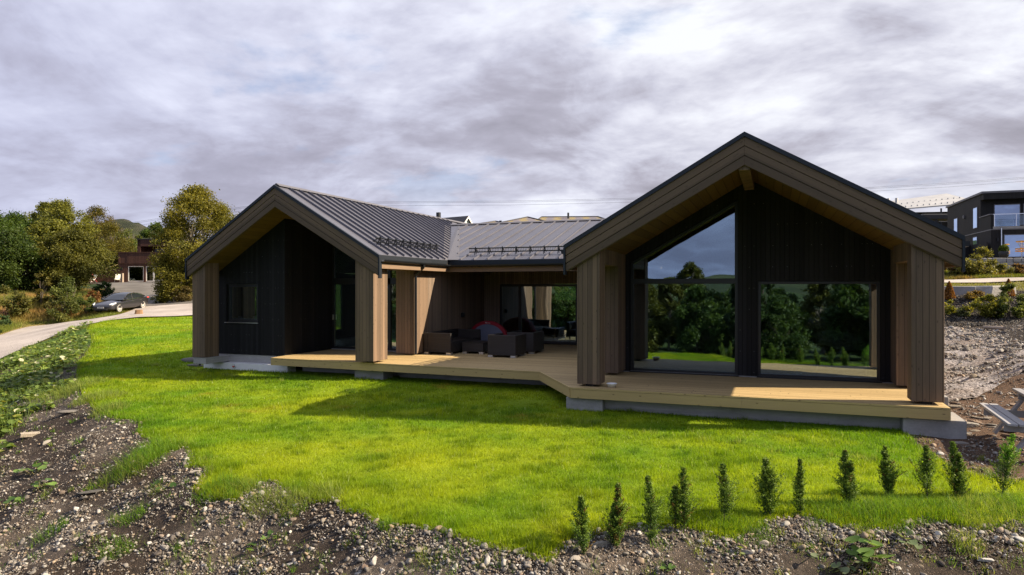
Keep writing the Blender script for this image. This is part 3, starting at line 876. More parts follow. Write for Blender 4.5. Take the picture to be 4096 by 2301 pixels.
MB().box(-.62, -.41, 13.36, 16.2, 4.175, 4.50).build('ridge_beam', 'timber_boards', H, bevel=.006, seg=1)
for xe in (RX0, RX1):
    MB().box(min(xe, xe + (.03 if xe < 0 else -.03)), max(xe, xe + (.03 if xe < 0 else -.03)), 13.41, 25.9, ZE - .52, ZE - .06).build('eave_board', 'timber_fascia', H)
    sgn = -1 if xe < 0 else 1
    MB().prism([(xe + sgn * .02, ZE - .10), (xe + sgn * .14, ZE - .10), (xe + sgn * .13, ZE - .19), (xe + sgn * .03, ZE - .19)], 'y', 13.45, 19.2 if xe < 0 else 25.9).build('gutter', 'black_metal', H)


def pillar(x0, x1, y0, y1, zb, topf, name='pillar'):
    m = MB().prism([(x0, zb), (x1, zb), (x1, topf(x1)), (x0, topf(x0))], 'y', y0, y1)
    o = m.build(name, 'timber_boards', H, bevel=.008, seg=2)
    cx, cy = (x0 + x1) / 2, (y0 + y1) / 2
    MB().box(cx - .09, cx + .09, cy - .09, cy + .09, zb - .05, zb + .02).build('post_foot', 'black_metal', o)
    return o


sfR = lambda x: rtop(x) - so_ - .015
pillar(2.20, 2.69, 13.395, 13.80, .05, sfR); pillar(-3.73, -3.26, 13.395, 13.86, .05, sfR)
for x0, x1 in ((2.22, 2.66), (-3.70, -3.28)):
    y1 = 15.41 if x0 > 0 else 15.33
    MB().prism([(x0, 2.48), (x1, 2.48), (x1, sfR(x1)), (x0, sfR(x0))], 'y', 13.86 if x0 < 0 else 13.80, y1).build('header', 'timber_boards', H)
    MB().prism([(x0 + (.05 if x0 > 0 else 0), .05), (x1 + (.03 if x0 > 0 else -.02), .05), (x1 + (.03 if x0 > 0 else -.02), sfR(x1 + .03)), (x0 + (.05 if x0 > 0 else 0), sfR(x0 + .05))], 'y', y1, 16.13).build('pilaster', 'timber_boards', H, bevel=.006, seg=1)
GY = 16.13
wallR = MB()
zs = lambda x: rtop(x) - so_ - .01
def wpoly(m, pts, y0=GY, y1=GY + .22): m.prism(pts, 'y', y0, y1)
wpoly(wallR, [(-3.42, .02), (-3.18, .02), (-3.18, zs(-3.18)), (-3.42, zs(-3.42))])
wpoly(wallR, [(-3.18, 2.60), (-.76, 3.985), (-.76, zs(-.76)), (-3.18, zs(-3.18))])
wpoly(wallR, [(-.76, .03), (-.33, .03), (-.33, zs(-.33)), (RXR, zs(RXR)), (-.76, zs(-.76))])
wpoly(wallR, [(-.33, 2.135), (2.08, 2.135), (2.08, zs(2.08)), (-.33, zs(-.33))])
wpoly(wallR, [(2.08, .02), (2.32, .02), (2.32, zs(2.32)), (2.08, zs(2.08))])
wallR = wallR.build('front_wall', 'black_cladding', H)
MB().box(-3.42, 2.32, GY + .02, GY + .2, -.02, .03).build('wall_sill', 'concrete_pale', H)
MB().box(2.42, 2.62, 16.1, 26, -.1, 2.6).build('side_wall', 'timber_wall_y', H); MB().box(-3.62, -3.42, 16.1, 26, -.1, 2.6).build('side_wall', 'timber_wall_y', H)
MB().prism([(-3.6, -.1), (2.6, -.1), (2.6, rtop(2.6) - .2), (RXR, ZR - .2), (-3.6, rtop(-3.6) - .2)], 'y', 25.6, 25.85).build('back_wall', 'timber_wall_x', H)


def window(outline, y, fw=.07, bars=(), pane_polys=None, frame='frame_black', glassm='window_glass', name='window', th=.09, parent=H):
    """framed opening in a wall facing -y. outline: (x,z) polygon, frame drawn inward"""
    m = MB(); n = len(outline)
    cx = sum(p[0] for p in outline) / n; cz = sum(p[1] for p in outline) / n
    def inset(d):
        out = []
        for i in range(n):
            p0, p1, p2 = (Vector(outline[(i + k) % n]) for k in (-1, 0, 1))
            d0 = (p1 - p0).normalized(); d1 = (p2 - p1).normalized()
            n0 = Vector((-d0.y, d0.x)); n1 = Vector((-d1.y, d1.x))
            if n0.dot(Vector((cx, cz)) - p1) < 0: n0, n1 = -n0, -n1
            b = (n0 + n1); out.append(p1 + b * (d / max(.2, 1 + n0.dot(n1))))
        return out
    inn = inset(fw)
    for i in range(n):
        j = (i + 1) % n
        m.prism([tuple(outline[i]), tuple(outline[j]), tuple(inn[j]), tuple(inn[i])], 'y', y, y + th)
    for (x0, x1, z0, z1) in bars: m.box(x0, x1, y - .004, y + th + .004, z0, z1)
    o = m.build(name, frame, parent, bevel=.004, seg=1)
    for pp in (pane_polys or [[tuple(q) for q in inn]]):
        MB().prism(pp, 'y', y + th * .45, y + th * .45 + .012).build('pane', glassm, o)
    return o


wl = window([(-3.18, .015), (-.76, .015), (-.76, 3.975), (-3.18, 2.59)], GY + .03, .065, [(-3.13, -.80, 2.085, 2.205)],
            [[(-3.11, .085), (-.83, .085), (-.83, 2.085), (-3.11, 2.085)], [(-3.11, 2.205), (-.83, 2.205), (-.83, 3.87), (-3.11, 2.565)]])
MB().box(-3.2, -.74, GY - .03, GY + .03, -.005, .025).build('sill', 'black_metal', wl)
wr = window([(-.33, .03), (2.08, .03), (2.08, 2.13), (-.33, 2.13)], GY + .03, .055)
MB().box(-.36, 2.11, GY - .035, GY + .03, .0, .035).build('sill', 'black_metal', wr)

# --- left wing
LX0, LXR, LX1, ZEL, ZRL = -16.12, -12.92, -9.58, 2.86, 4.85
ltop = gable_wing(LX0, LXR, LX1, ZEL, ZRL, 15.30, 30, 'timber_rake_left')
kLr = (ZRL - ZEL) / (LX1 - LXR)
VB = Vector((-9.58, 19.30, ZEL)); VT = Vector((-12.30, 25.15, 0)); VT.z = ltop(VT.x)
def clipL(p, q):                            # seams stop at the valley
    if p.y <= VB.y: return p, q
    f = (p.y - VB.y) / (VT.y - VB.y); x = VB.x + (VT.x - VB.x) * f
    if x < LXR: return None
    return Vector((x, p.y, ltop(x))), q
m = MB()
pts = [(LX1, 15.34), (LX1, VB.y), (VT.x, VT.y), (LXR, 27.0), (LXR, 15.34)]
m.add([(x, y, ltop(x)) for x, y in pts] + [(x, y, ltop(x) - .06) for x, y in pts], [(0, 1, 2, 3, 4), (9, 8, 7, 6, 5)] + [(i, i + 5, (i + 1) % 5 + 5, (i + 1) % 5) for i in range(5)])
nL = Vector((kLr, 0, 1)).normalized()
y = 15.34 + .42
while y < 26.2:
    r_ = clipL(Vector((LX1, y, ZEL)), Vector((LXR, y, ZRL)))
    if r_: m.beam(r_[0] + nL * .03, r_[0].lerp(r_[1], .965) + nL * .03, .018, .056, nL)
    y += .42
m.build('roof', 'roof_metal', H)
seam_roof('roof', (LX0, 15.34, ZEL), (LX0, 30, ZEL), (LXR, 30, ZRL), (LXR, 15.34, ZRL), 34)
MB().prism([(LXR - .13, ZRL - .03), (LXR, ZRL + .055), (LXR + .13, ZRL - .03), (LXR, ZRL + .02)], 'y', 15.36, 30).build('ridge_cap', 'flashing_metal', H)
m = MB(); soL = .50
lsof = lambda x: ltop(x) - soL
m.prism([(LX0 + .06, lsof(LX0 + .06) - .01), (LXR, lsof(LXR)), (-9.86, lsof(-9.86) - .01), (-9.86, lsof(-9.86) + .03), (LXR, lsof(LXR) + .04), (LX0 + .06, lsof(LX0 + .06) + .03)], 'y', 15.40, 18.75)
m.build('soffit', 'soffit_boards', H)
sfL = lambda x: lsof(x) - .005
pillar(-16.0, -15.52, 15.40, 15.95, -.05, sfL)
pillar(-10.36, -9.80, 15.40, 16.10, .055, sfL)
MB().prism([(-10.30, 2.50), (-9.83, 2.50), (-9.83, sfL(-9.83)), (-10.30, sfL(-10.30))], 'y', 16.10, 17.75).build('header', 'timber_boards', H)
pillar(-10.52, -9.90, 17.75, 18.60, .04, sfL)
BY = 16.34
wb = MB()
for pts in ([(-16.02, -.02), (-15.62, -.02), (-15.62, sfL(-15.62)), (-16.02, sfL(-16.02))], [(-14.42, -.02), (-13.43, -.02), (-13.43, sfL(-13.43)), (-14.42, sfL(-14.42))],
            [(-15.62, -.02), (-14.42, -.02), (-14.42, .93), (-15.62, .93)], [(-15.62, 2.11), (-14.42, 2.11), (-14.42, sfL(-14.42)), (-15.62, sfL(-15.62))]):
    wb.prism(pts, 'y', BY, BY + .22)
wb.prism([(-16.02, -.02), (-15.82, -.02), (-15.82, sfL(-15.82)), (-16.02, sfL(-16.02))], 'y', BY + .22, 19.6).box(-16.02, -15.82, 19.6, 22.8, -.02, .3).box(-16.02, -15.82, 19.6, 22.8, 2.35, 2.6).prism([(-16.02, -.02), (-15.82, -.02), (-15.82, sfL(-15.82)), (-16.02, sfL(-16.02))], 'y', 22.8, 30)
wb.prism([(-13.63, -.02), (-13.43, -.02), (-13.43, sfL(-13.43)), (-13.63, sfL(-13.63))], 'y', BY + .22, 18.72)
wb = wb.build('black_wall', 'black_cladding', H)
w1 = window([(-15.62, .95), (-14.42, .95), (-14.42, 2.11), (-15.62, 2.11)], BY + .05, .095, th=.1)
MB().box(-15.66, -14.40, BY - .035, BY + .05, .925, .945).build('sill', 'steel', w1)
# recess glazing
RY = 18.66
lz = lambda x: sfL(x) - .02
dw = window([(-13.43, .02), (-10.50, .02), (-10.50, lz(-10.5)), (-12.92 + .0, lz(-12.92)), (-13.43, lz(-13.43))], RY, .07,
            [(-13.37, -10.56, 2.10, 2.30), (-12.42, -12.30, .06, 2.10), (-11.35, -11.25, .06, lz(-11.3)), (-12.42, -12.34, 2.3, lz(-12.38))],
            [[(-13.36, .09), (-12.42, .09), (-12.42, 2.10), (-13.36, 2.10)], [(-12.30, .09), (-11.35, .09), (-11.35, 2.10), (-12.30, 2.10)], [(-11.25, .09), (-10.57, .09), (-10.57, 2.10), (-11.25, 2.10)],
             [(-13.36, 2.30), (-12.42, 2.30), (-12.42, lz(-12.42) - .07), (-12.92, lz(-12.92) - .07), (-13.36, lz(-13.36) - .07)], [(-12.34, 2.30), (-11.35, 2.30), (-11.35, lz(-11.35) - .07), (-12.34, lz(-12.34) - .07)],
             [(-11.25, 2.30), (-10.57, 2.30), (-10.57, lz(-10.57) - .07), (-11.25, lz(-11.25) - .07)]], name='glazed_door')
MB().box(-13.40, -13.36, RY - .05, RY - .01, .95, 1.12).build('handle', 'steel', dw)
MB().box(-13.43, -10.5, RY - .06, RY + .01, -.005, .02).build('threshold', 'concrete_pale', dw)
# courtyard wall of the left wing
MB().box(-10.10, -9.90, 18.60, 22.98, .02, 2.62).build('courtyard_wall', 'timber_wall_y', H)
MB().box(-9.905, -9.80, 20.95, 21.07, 1.0, 1.15).build('wall_socket', 'black_metal', H, bevel=.01)
# eaves, gutter and downpipe of the left wing
MB().box(LX1 - .035, LX1 - .004, 15.41, 19.35, ZEL - .36, ZEL - .05).build('eave_board', 'timber_fascia', H)
MB().box(-9.88, LX1 - .035, 15.42, 22.9, ZEL - .36, ZEL - .32).build('eave_soffit', 'timber_boards', H)
MB().box(LX1 - .003, LX1 + .012, 15.41, 19.28, ZEL - .13, ZEL - .01).build('drip_edge', 'dark_trim_metal', H)


def half_pipe(name, p0, p1, r, mat='black_metal'):
    p0, p1 = Vector(p0), Vector(p1); d = (p1 - p0).normalized(); s = d.cross(Vector((0, 0, 1))); n = 9
    prof = [s * (r * cos(pi * i / n)) - Vector((0, 0, r * sin(pi * i / n))) for i in range(n + 1)]
    inn = [s * ((r - .006) * cos(pi * i / n)) - Vector((0, 0, (r - .006) * sin(pi * i / n))) for i in range(n, -1, -1)]
    ring = prof + inn; k = len(ring); m = MB()
    m.add([p0 + q for q in ring] + [p1 + q for q in ring], [(i, (i + 1) % k, (i + 1) % k + k, i + k) for i in range(k)] + [tuple(range(k))[::-1], tuple(range(k, 2 * k))])
    return m.build(name, mat, H, smooth=False)


half_pipe('gutter', (LX1 + .075, 15.38, ZEL - .13), (LX1 + .075, 19.36, ZEL - .15), .062)
MB().path([(LX1 + .07, 17.62, ZEL - .19), (LX1 + .06, 17.62, ZEL - .27), (-9.80, 17.66, 2.35), (-9.80, 17.66, .04)], .040, 10).build('downpipe', 'black_metal', H)
# foundation of the left wing
MB().box(-16.05, -13.5, 16.36, 18.6, -.30, -.02).box(-15.98, -15.5, 15.42, 16.36, -.24, -.055).build('foundation', 'concrete', H, bevel=.006, seg=1)
pl_ = MB().box(-16.3, -13.15, 16.12, 16.5, -.75, -.262).build('foundation_plinth', 'lime_plaster', H, bevel=.012)
pc = MB().tube((-15.10, 16.118, -.345), (-15.10, 16.085, -.345), .068, n=20).build('pipe_cover', 'white_plastic', pl_)
MB().tube((-15.10, 16.086, -.345), (-15.10, 16.080, -.345), .052, n=20).build('pipe_cap', 'black_metal', pc)
mm = MB().prism([(-15.10 + .044 * cos(a), -.345 + .044 * sin(a)) for a in [pi + pi * i / 10 for i in range(11)]], 'y', 16.074, 16.081).build('pipe_label', 'red_paint', pc)
mm = MB().prism([(-15.10 + .044 * cos(a), -.342 + .044 * sin(a)) for a in [pi * i / 10 for i in range(11)]], 'y', 16.074, 16.081).build('pipe_label', 'white_paint', pc)
MB().tube((-16.12, 15.8, -.35), (-16.12, 15.8, -.06), .03).build('drain_stub', 'black_metal', H)

# --- link wing
CY0, CYR, CY1, ZEC, ZRC = 19.42, 25.1, 30.8, 2.86, 4.53
kC = (ZRC - ZEC) / (CYR - CY0); nC = Vector((0, -kC, 1)).normalized()
ctop = lambda y: ZEC + kC * (y - CY0)
m = MB()
pts = [(VB.x, CY0), (-2.2, CY0), (-2.2, CYR), (VT.x, CYR)]
m.add([(x, y, ctop(y)) for x, y in pts] + [(x, y, ctop(y) - .06) for x, y in pts], [(0, 1, 2, 3), (7, 6, 5, 4)] + [(i, i + 4, (i + 1) % 4 + 4, (i + 1) % 4) for i in range(4)])
x = VB.x + .33
k = 0
xs = []
xx = -12.3 + .35
while xx < -2.3: xs.append(xx); xx += .46
for xx in xs:
    y0 = CY0
    if xx < VB.x + .30:
        f = (xx - .30 - VB.x) / (VT.x - VB.x); y0 = VB.y + (VT.y - VB.y) * max(f, 0) + .1
    if y0 < CYR - .3: m.beam(Vector((xx, y0, ctop(y0))) + nC * .026, Vector((xx, CYR - .13, ctop(CYR - .13))) + nC * .026, .020, .050, nC)
m.build('roof', 'roof_metal', H)
m = MB().add([(-13, CYR, ZRC), (-2.2, CYR, ZRC), (-2.2, CY1, ZEC), (-13, CY1, ZEC), (-13, CYR, ZRC - .06), (-2.2, CYR, ZRC - .06), (-2.2, CY1, ZEC - .06), (-13, CY1, ZEC - .06)], [(0, 1, 2, 3), (7, 6, 5, 4), (0, 4, 5, 1), (1, 5, 6, 2), (2, 6, 7, 3), (3, 7, 4, 0)])
m.build('roof', 'roof_metal', H)
MB().prism([(CYR - .12, ZRC + .0), (CYR, ZRC + .06), (CYR + .12, ZRC + .0), (CYR, ZRC + .03)], 'x', -12.3, -2.2).build('ridge_cap', 'flashing_metal', H)
# valley flashing, laid on both slopes
m = MB(); dv = (VT - VB)
for sgn in (-1, 1):
    w_ = .30
    def pt(b, s):
        x = b.x + s * w_; y_ = b.y
        return Vector((x, y_, (ltop(x) if s < 0 else ctop(y_ + s * 0) ) + .012))
    a0 = Vector((VB.x, VB.y, ZEL + .012)); a1 = Vector((VT.x, VT.y, VT.z + .012))
    if sgn < 0: b0 = Vector((VB.x - .02, VB.y - .28, ltop(VB.x - .02) + .012)); b1 = Vector((VT.x - .0, VT.y - .62, ltop(VT.x) + .012))
    else: b0 = Vector((VB.x + .36, CY0 + .0, ctop(CY0) + .012)); b1 = Vector((VT.x + .36, VT.y, ctop(VT.y) + .012))
    q = [a0, b0, b1, a1] if sgn > 0 else [a0, a1, b1, b0]
    m.add(q + [p - Vector((0, 0, .006)) for p in q], [(0, 1, 2, 3), (7, 6, 5, 4), (0, 4, 5, 1), (1, 5, 6, 2), (2, 6, 7, 3), (3, 7, 4, 0)])
m.build('valley_flashing', 'flashing_metal', H)
MB().box(VB.x - .02, -3.7, CY0 - .03, CY0 + .0, ZEC - .20, ZEC - .012).build('drip_edge', 'dark_trim_metal', H)
half_pipe('gutter', (VB.x + .05, CY0 - .10, ZEC - .16), (-3.98, CY0 - .10, ZEC - .14), .062)
MB().box(VB.x - .1, -3.7, CY0 + .005, CY0 + .04, ZEC - .37, ZEC - .18).build('eave_board', 'timber_fascia', H)
MB().box(-9.9, -3.6, CY0 + .04, 23.0, ZEC - .30, ZEC - .25).build('eave_soffit', 'timber_boards', H)
WY = 22.96
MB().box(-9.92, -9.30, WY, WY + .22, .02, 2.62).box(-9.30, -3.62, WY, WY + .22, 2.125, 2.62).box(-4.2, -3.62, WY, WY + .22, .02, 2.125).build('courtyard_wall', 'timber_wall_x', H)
sd = window([(-9.30, .02), (-4.2, .02), (-4.2, 2.12), (-9.30, 2.12)], WY + .03, .085, [(-8.58, -8.47, .05, 2.06), (-6.45, -6.36, .05, 2.06)],
            [[(-9.21, .11), (-8.58, .11), (-8.58, 2.035), (-9.21, 2.035)], [(-8.47, .11), (-6.45, .11), (-6.45, 2.035), (-8.47, 2.035)], [(-6.36, .11), (-4.29, .11), (-4.29, 2.035), (-6.36, 2.035)]], name='sliding_door')


def snow_guard(p0, p1, nrm, up, n, leaf=1):
    p0, p1, nrm, up = map(Vector, (p0, p1, nrm, up)); m = MB()
    for h in (.10, .22): m.beam(p0 + nrm * h, p1 + nrm * h, .026, .034, nrm)
    k = int((p1 - p0).length / .055)
    for i in range(k):
        q = p0.lerp(p1, (i + .5) / k); m.beam(q + nrm * .09, q + nrm * .20, .008, .008, up)
    o = m.build('snow_guard', 'black_metal', H)
    for i in range(n):
        b = MB()
        q = p0.lerp(p1, (i + .5) / n)
        b.beam(q - up * .14 + nrm * .03, q + nrm * .26, .018, .02, nrm.cross(up)); b.beam(q + up * .16 + nrm * .03, q + nrm * .26, .018, .02, nrm.cross(up)); b.beam(q + nrm * .02, q + nrm * .27, .02, .02, up)
        b.build('guard_bracket', 'black_metal', o)


upL = Vector((-1, 0, kLr)).normalized(); upC = Vector((0, 1, kC)).normalized()
snow_guard((LX1 - .48, 15.75, ZEL + .48 * kLr), (LX1 - .48, 19.45, ZEL + .48 * kLr), nL, upL, 9)
snow_guard((-9.15, CY0 + .62, ctop(CY0 + .62)), (-3.6, CY0 + .62, ctop(CY0 + .62)), nC, upC, 12)
snow_guard((RX0 + .5, 15.0, ZE + .5 * kR), (RX0 + .5, 19.0, ZE + .5 * kR), Vector((-kR, 0, 1)).normalized(), Vector((1, 0, kR)).normalized(), 9)

# --- inside, as far as the glass shows it
fl = MB().box(-3.42, 2.42, 16.35, 25.6, -.06, .012).box(-15.8, -10.1, 18.75, 29.8, -.06, .012).box(-15.8, -13.65, 16.58, 18.75, -.06, .012).box(-10.1, -3.62, 23.18, 28.0, -.06, .012).build('inner_floor', 'interior_floor', H)
for b_ in ((-3.40, -3.36, 16.4, 25.5, .012, 2.6), (-3.36, 2.4, 25.5, 25.58, .012, 4.2), (2.36, 2.40, 16.4, 25.5, .012, 2.6), (-3.36, 2.36, 21.6, 21.7, .012, 2.4)):
    MB().box(*b_).build('inner_wall', 'grey_interior', H)
for b_ in ((-15.78, -10.12, 24.0, 24.1, .012, 3.2), (-10.14, -10.11, 18.75, 24, .012, 2.6), (-13.66, -13.64, 16.6, 18.7, .012, 2.6), (-15.77, -13.66, 18.9, 18.95, .012, 2.6)):
    MB().box(*b_).build('inner_wall', 'grey_interior', H)
MB().box(-10.13, -10.10, 24.1, 27.8, .012, 3.4).build('inner_wall', 'dark_interior', H)
MB().box(-15.8, -10.1, 29.8, 29.9, -.1, 4.2).build('inner_wall', 'dark_interior', H)
m = MB().box(-10.1, -8.95, 27.8, 28.0, -.1, 3.5).box(-7.35, -7.0, 27.8, 28.0, -.1, 3.5).box(-7.0, -4.0, 27.8, 28.0, 2.45, 3.5).box(-4.0, -3.6, 27.8, 28.0, -.1, 3.5).box(-8.95, -7.35, 27.8, 28.0, -.1, 1.45).box(-8.95, -7.35, 27.8, 28.0, 2.45, 3.5)
m.build('inner_wall', 'dark_interior', H)
wv = MB().box(-8.95, -8.72, 27.62, 27.8, 1.40, 2.50).box(-7.58, -7.30, 27.62, 27.8, 1.40, 2.5).box(-8.72, -7.58, 27.62, 27.8, 1.40, 1.46).box(-8.72, -7.58, 27.62, 27.8, 2.44, 2.5).build('rear_window', 'pale_reveal_wood', H)
MB().box(-8.72, -7.58, 27.84, 27.85, 1.46, 2.44).build('pane', 'clear_glass', wv)
for nm, b, p in (('garden_window', (-7.0, -4.0, 27.86, 27.92, 0, 2.45), (-6.94, -4.06, 27.88, 27.89, .06, 2.39)), ('side_window', (-15.96, -15.9, 19.6, 22.8, .3, 2.35), (-15.94, -15.93, 19.66, 22.74, .36, 2.29))):  # unseen windows added to let daylight into the rooms
    m = MB(); x0, x1, y0, y1, z0, z1 = b
    if nm[0] == 'g': m.box(x0, x0 + .06, y0, y1, z0, z1).box(x1 - .06, x1, y0, y1, z0, z1).box(x0 + .06, x1 - .06, y0, y1, z0, z0 + .06).box(x0 + .06, x1 - .06, y0, y1, z1 - .06, z1)
    else: m.box(x0, x1, y0, y0 + .06, z0, z1).box(x0, x1, y1 - .06, y1, z0, z1).box(x0, x1, y0 + .06, y1 - .06, z0, z0 + .06).box(x0, x1, y0 + .06, y1 - .06, z1 - .06, z1)
    o = m.build(nm, 'frame_black', H); MB().box(*p).build('pane', 'clear_glass', o)
MB().box(-9.85, -3.7, 23.2, 27.8, 2.62, 2.66).build('inner_ceiling', 'dark_interior', H)
m = MB().prism([(-15.78, sfL(-15.78)), (LXR, sfL(LXR)), (-10.12, sfL(-10.12)), (-10.12, sfL(-10.12) + .04), (LXR, sfL(LXR) + .04), (-15.78, sfL(-15.78) + .04)], 'y', 18.76, 24.0)
m.build('inner_ceiling', 'grey_interior', H)
m = MB().prism([(-3.36, zs(-3.36)), (RXR, zs(RXR)), (2.36, zs(2.36)), (2.36, zs(2.36) + .04), (RXR, zs(RXR) + .04), (-3.36, zs(-3.36) + .04)], 'y', 16.36, 25.5)
m.build('inner_ceiling', 'grey_interior', H)
# ------------------------------------------------------------------ deck
DK = empty('timber_deck', (-5, 15, -.46), 'new pale timber terrace deck wrapping round the house front', 'deck')
deck_poly = [(-13.36, 15.70), (-5.18, 15.40), (-3.80, 13.20), (2.70, 13.20), (2.70, 16.12), (-3.62, 16.12), (-3.62, 22.95), (-9.9, 22.95), (-9.9, 18.62), (-13.42, 18.62), (-13.42, 16.0)]
def offset_in(p): return p
MB().prism(deck_poly, 'z', -.03, 0).build('deck_boards', 'deck_boards', DK)
m = MB(); fp = deck_poly[:4]
def fascia_piece(a, b, z0, z1, t=.032, out=.0):
    a, b = Vector((*a, 0)), Vector((*b, 0)); d = (b - a).normalized(); nn = Vector((d.y, -d.x, 0))
    q = [a + nn * out, b + nn * out, b + nn * (out + t), a + nn * (out + t)]
    return [(p.x, p.y, z0) for p in q] + [(p.x, p.y, z1) for p in q]
FS = [(0, 4, 7, 3), (1, 0, 3, 2)]
for a, b in zip(fp, fp[1:]):
    L = (Vector(b) - Vector(a)).length; k = max(1, round(L / 4.1))
    for i in range(k):
        p = Vector(a).lerp(Vector(b), i / k); q = Vector(a).lerp(Vector(b), (i + 1) / k - (.003 / L if i < k - 1 else 0))
        m.add(fascia_piece(p, q, -.205, -.036), [(0, 1, 2, 3), (7, 6, 5, 4), (0, 4, 5, 1), (1, 5, 6, 2), (2, 6, 7, 3), (3, 7, 4, 0)])
        m.add(fascia_piece(p, q, -.030, .002, .036), [(0, 1, 2, 3), (7, 6, 5, 4), (0, 4, 5, 1), (1, 5, 6, 2), (2, 6, 7, 3), (3, 7, 4, 0)])
m.build('fascia_board', 'deck_fascia_wood', DK)
MB().box(2.70, 2.735, 13.17, 16.1, -.205, .0).build('fascia_board', 'deck_fascia_wood', DK)
MB().box(-3.2, 2.2, 13.5, 13.75, -.75, -.205).build('foundation_wall', 'concrete', DK)
MB().box(-9.6, -4.4, 16.4, 16.65, -.75, -.205).build('foundation_wall', 'concrete', DK)
MB().box(-13.0, -9.6, 16.6, 16.8, -.75, -.205).build('foundation_wall', 'concrete', DK)
for b in ((2.05, 2.98, 13.24, 14.15, -.62, -.215), (-3.92, -3.17, 13.26, 14.1, -.62, -.21), (-10.62, -9.72, 15.75, 16.25, -.60, -.21), (2.62, 3.12, 15.2, 15.9, -.62, -.10)):
    MB().box(*b).build('concrete_footing', 'concrete_pale', DK, bevel=.012)

# ------------------------------------------------------------------ things on the deck
def wicker_seat(name, label, cat, loc, w, d, arms='LR', back='far', group=None, h=.64):
    """w along x, d along y; modelled round its own base"""
    r = empty(name, loc, label, cat, group, local=True); t = .13
    MB().box(-w / 2 + .01, w / 2 - .01, -d / 2 + .01, d / 2 - .01, .06, .34).build('seat', 'dark_wicker', r, bevel=.012)
    bx = {'far': (-w / 2, w / 2, d / 2 - t, d / 2), 'near': (-w / 2, w / 2, -d / 2, -d / 2 + t), 'left': (-w / 2, -w / 2 + t, -d / 2, d / 2)}[back]
    MB().box(*bx, .058, h).build('backrest', 'dark_wicker', r, bevel=.012)
    if back == 'left':
        for y0 in (-d / 2, d / 2 - t): MB().box(-w / 2 + t + .002, w / 2, y0, y0 + t, .059, h - .002).build('armrest', 'dark_wicker', r, bevel=.012)
        MB().box(-w / 2 + t + .01, w / 2 - .02, -d / 2 + t + .01, d / 2 - t - .01, .34, .38).build('seat_pad', 'dark_wicker', r, bevel=.01)
    else:
        y0, y1 = (-d / 2, d / 2 - t - .002) if back == 'far' else (-d / 2 + t + .002, d / 2)
        for x0 in (-w / 2, w / 2 - t): MB().box(x0, x0 + t, y0, y1, .059, h - .002).build('armrest', 'dark_wicker', r, bevel=.012)
    for sx in (-1, 1):
        for sy in (-1, 1): MB().box(sx * (w / 2 - .08) - .075, sx * (w / 2 - .08) + .075, sy * (d / 2 - .08) - .075, sy * (d / 2 - .08) + .075, 0.002, .06).build('foot', 'steel', r)
    return r


wicker_seat('garden_sofa', 'long dark brown wicker sofa against the courtyard wall', 'sofa', (-9.40, 19.36, 0), .90, 2.24, back='left')
wicker_seat('garden_armchair', 'dark wicker armchair standing nearest the deck edge', 'armchair', (-7.27, 18.56, 0), .86, .92, back='near', group='wicker armchairs')
wicker_seat('garden_armchair', 'dark wicker armchair farther back, close to the sliding door', 'armchair', (-7.17, 19.86, 0), .86, 1.0, back='near', group='wicker armchairs')
tb = empty('wicker_table', (-8.48, 19.18, 0), 'low dark wicker coffee table in front of the sofa', 'table', local=True)
MB().box(-.35, .35, -.40, .40, .06, .33).build('table_body', 'dark_wicker', tb, bevel=.012); MB().box(-.355, .355, -.405, .405, .332, .345).build('table_top', 'dark_wicker', tb, bevel=.004)
for sx in (-1, 1):
    for sy in (-1, 1): MB().box(sx * .27 - .07, sx * .27 + .07, sy * .32 - .07, sy * .32 + .07, .002, .06).build('foot', 'steel', tb)

# pop-up play tent leaning against the back wall: grey half dome with a red rim
tn = empty('popup_tent', (-9.15, 21.75, 0), 'grey pop-up play tent with red arched rim on the deck', 'tent', local=True)
def tent_arch(s, t, hh=.86, ww=.74, dep=.62):
    """s 0..1 along the arch, t 0..1 front to back"""
    a = pi * s; k = math.sqrt(max(0, 1 - t * t))
    x = -cos(a) * ww * k ** .8; z = max(0, sin(a)) ** .72 * hh * k
    return (x, -dep * .3 + t * dep, z)
n1, n2 = 28, 9
m = MB()
V = [tent_arch(i / n1, j / n2 * .98) for j in range(n2 + 1) for i in range(n1 + 1)]
m.add(V, [(j * (n1 + 1) + i, j * (n1 + 1) + i + 1, (j + 1) * (n1 + 1) + i + 1, (j + 1) * (n1 + 1) + i) for j in range(n2) for i in range(n1)])
m.build('tent_shell', 'tent_red', tn, smooth=True)
m = MB(); ff = [tent_arch(i / n1, 0) for i in range(n1 + 1)]
c = Vector((0, -.30, .30))
inner = [Vector((p[0] * .87, -.215 - .05 * sin(pi * i / n1), p[2] * .87)) for i, p in enumerate(ff)]
m.add([(p.x, p.y, p.z) for p in inner] + [(0, -.27, .0)], [(i + 1, i, n1 + 1) for i in range(n1)])
m.build('front_panel', 'tent_grey', tn, smooth=True)
m = MB()
for i in range(n1):
    p, q = Vector(ff[i]), Vector(ff[i + 1]); pi_, qi = inner[i], inner[i + 1]
    m.add([p + Vector((0, -.045, 0)), q + Vector((0, -.045, 0)), qi + Vector((0, -.01, 0)), pi_ + Vector((0, -.01, 0)), p + Vector((0, .01, 0)), q + Vector((0, .01, 0))], [(0, 3, 2, 1), (0, 1, 5, 4)])
m.build('rim', 'tent_red', tn)
lg = MB().add([(-.085, -.262, .815), (-.065, -.262, .815), (-.045, -.262, .77), (-.025, -.262, .815), (-.012, -.262, .815), (-.038, -.262, .755), (-.052, -.262, .755)], [(0, 1, 2, 5, 6), (2, 3, 4, 5)])
for i in range(6): lg.add([(x, -.262, z) for x, z in ((.0 + i * .018, .772), (.013 + i * .018, .772), (.013 + i * .018, .792), (.0 + i * .018, .792))], [(0, 1, 2, 3)])
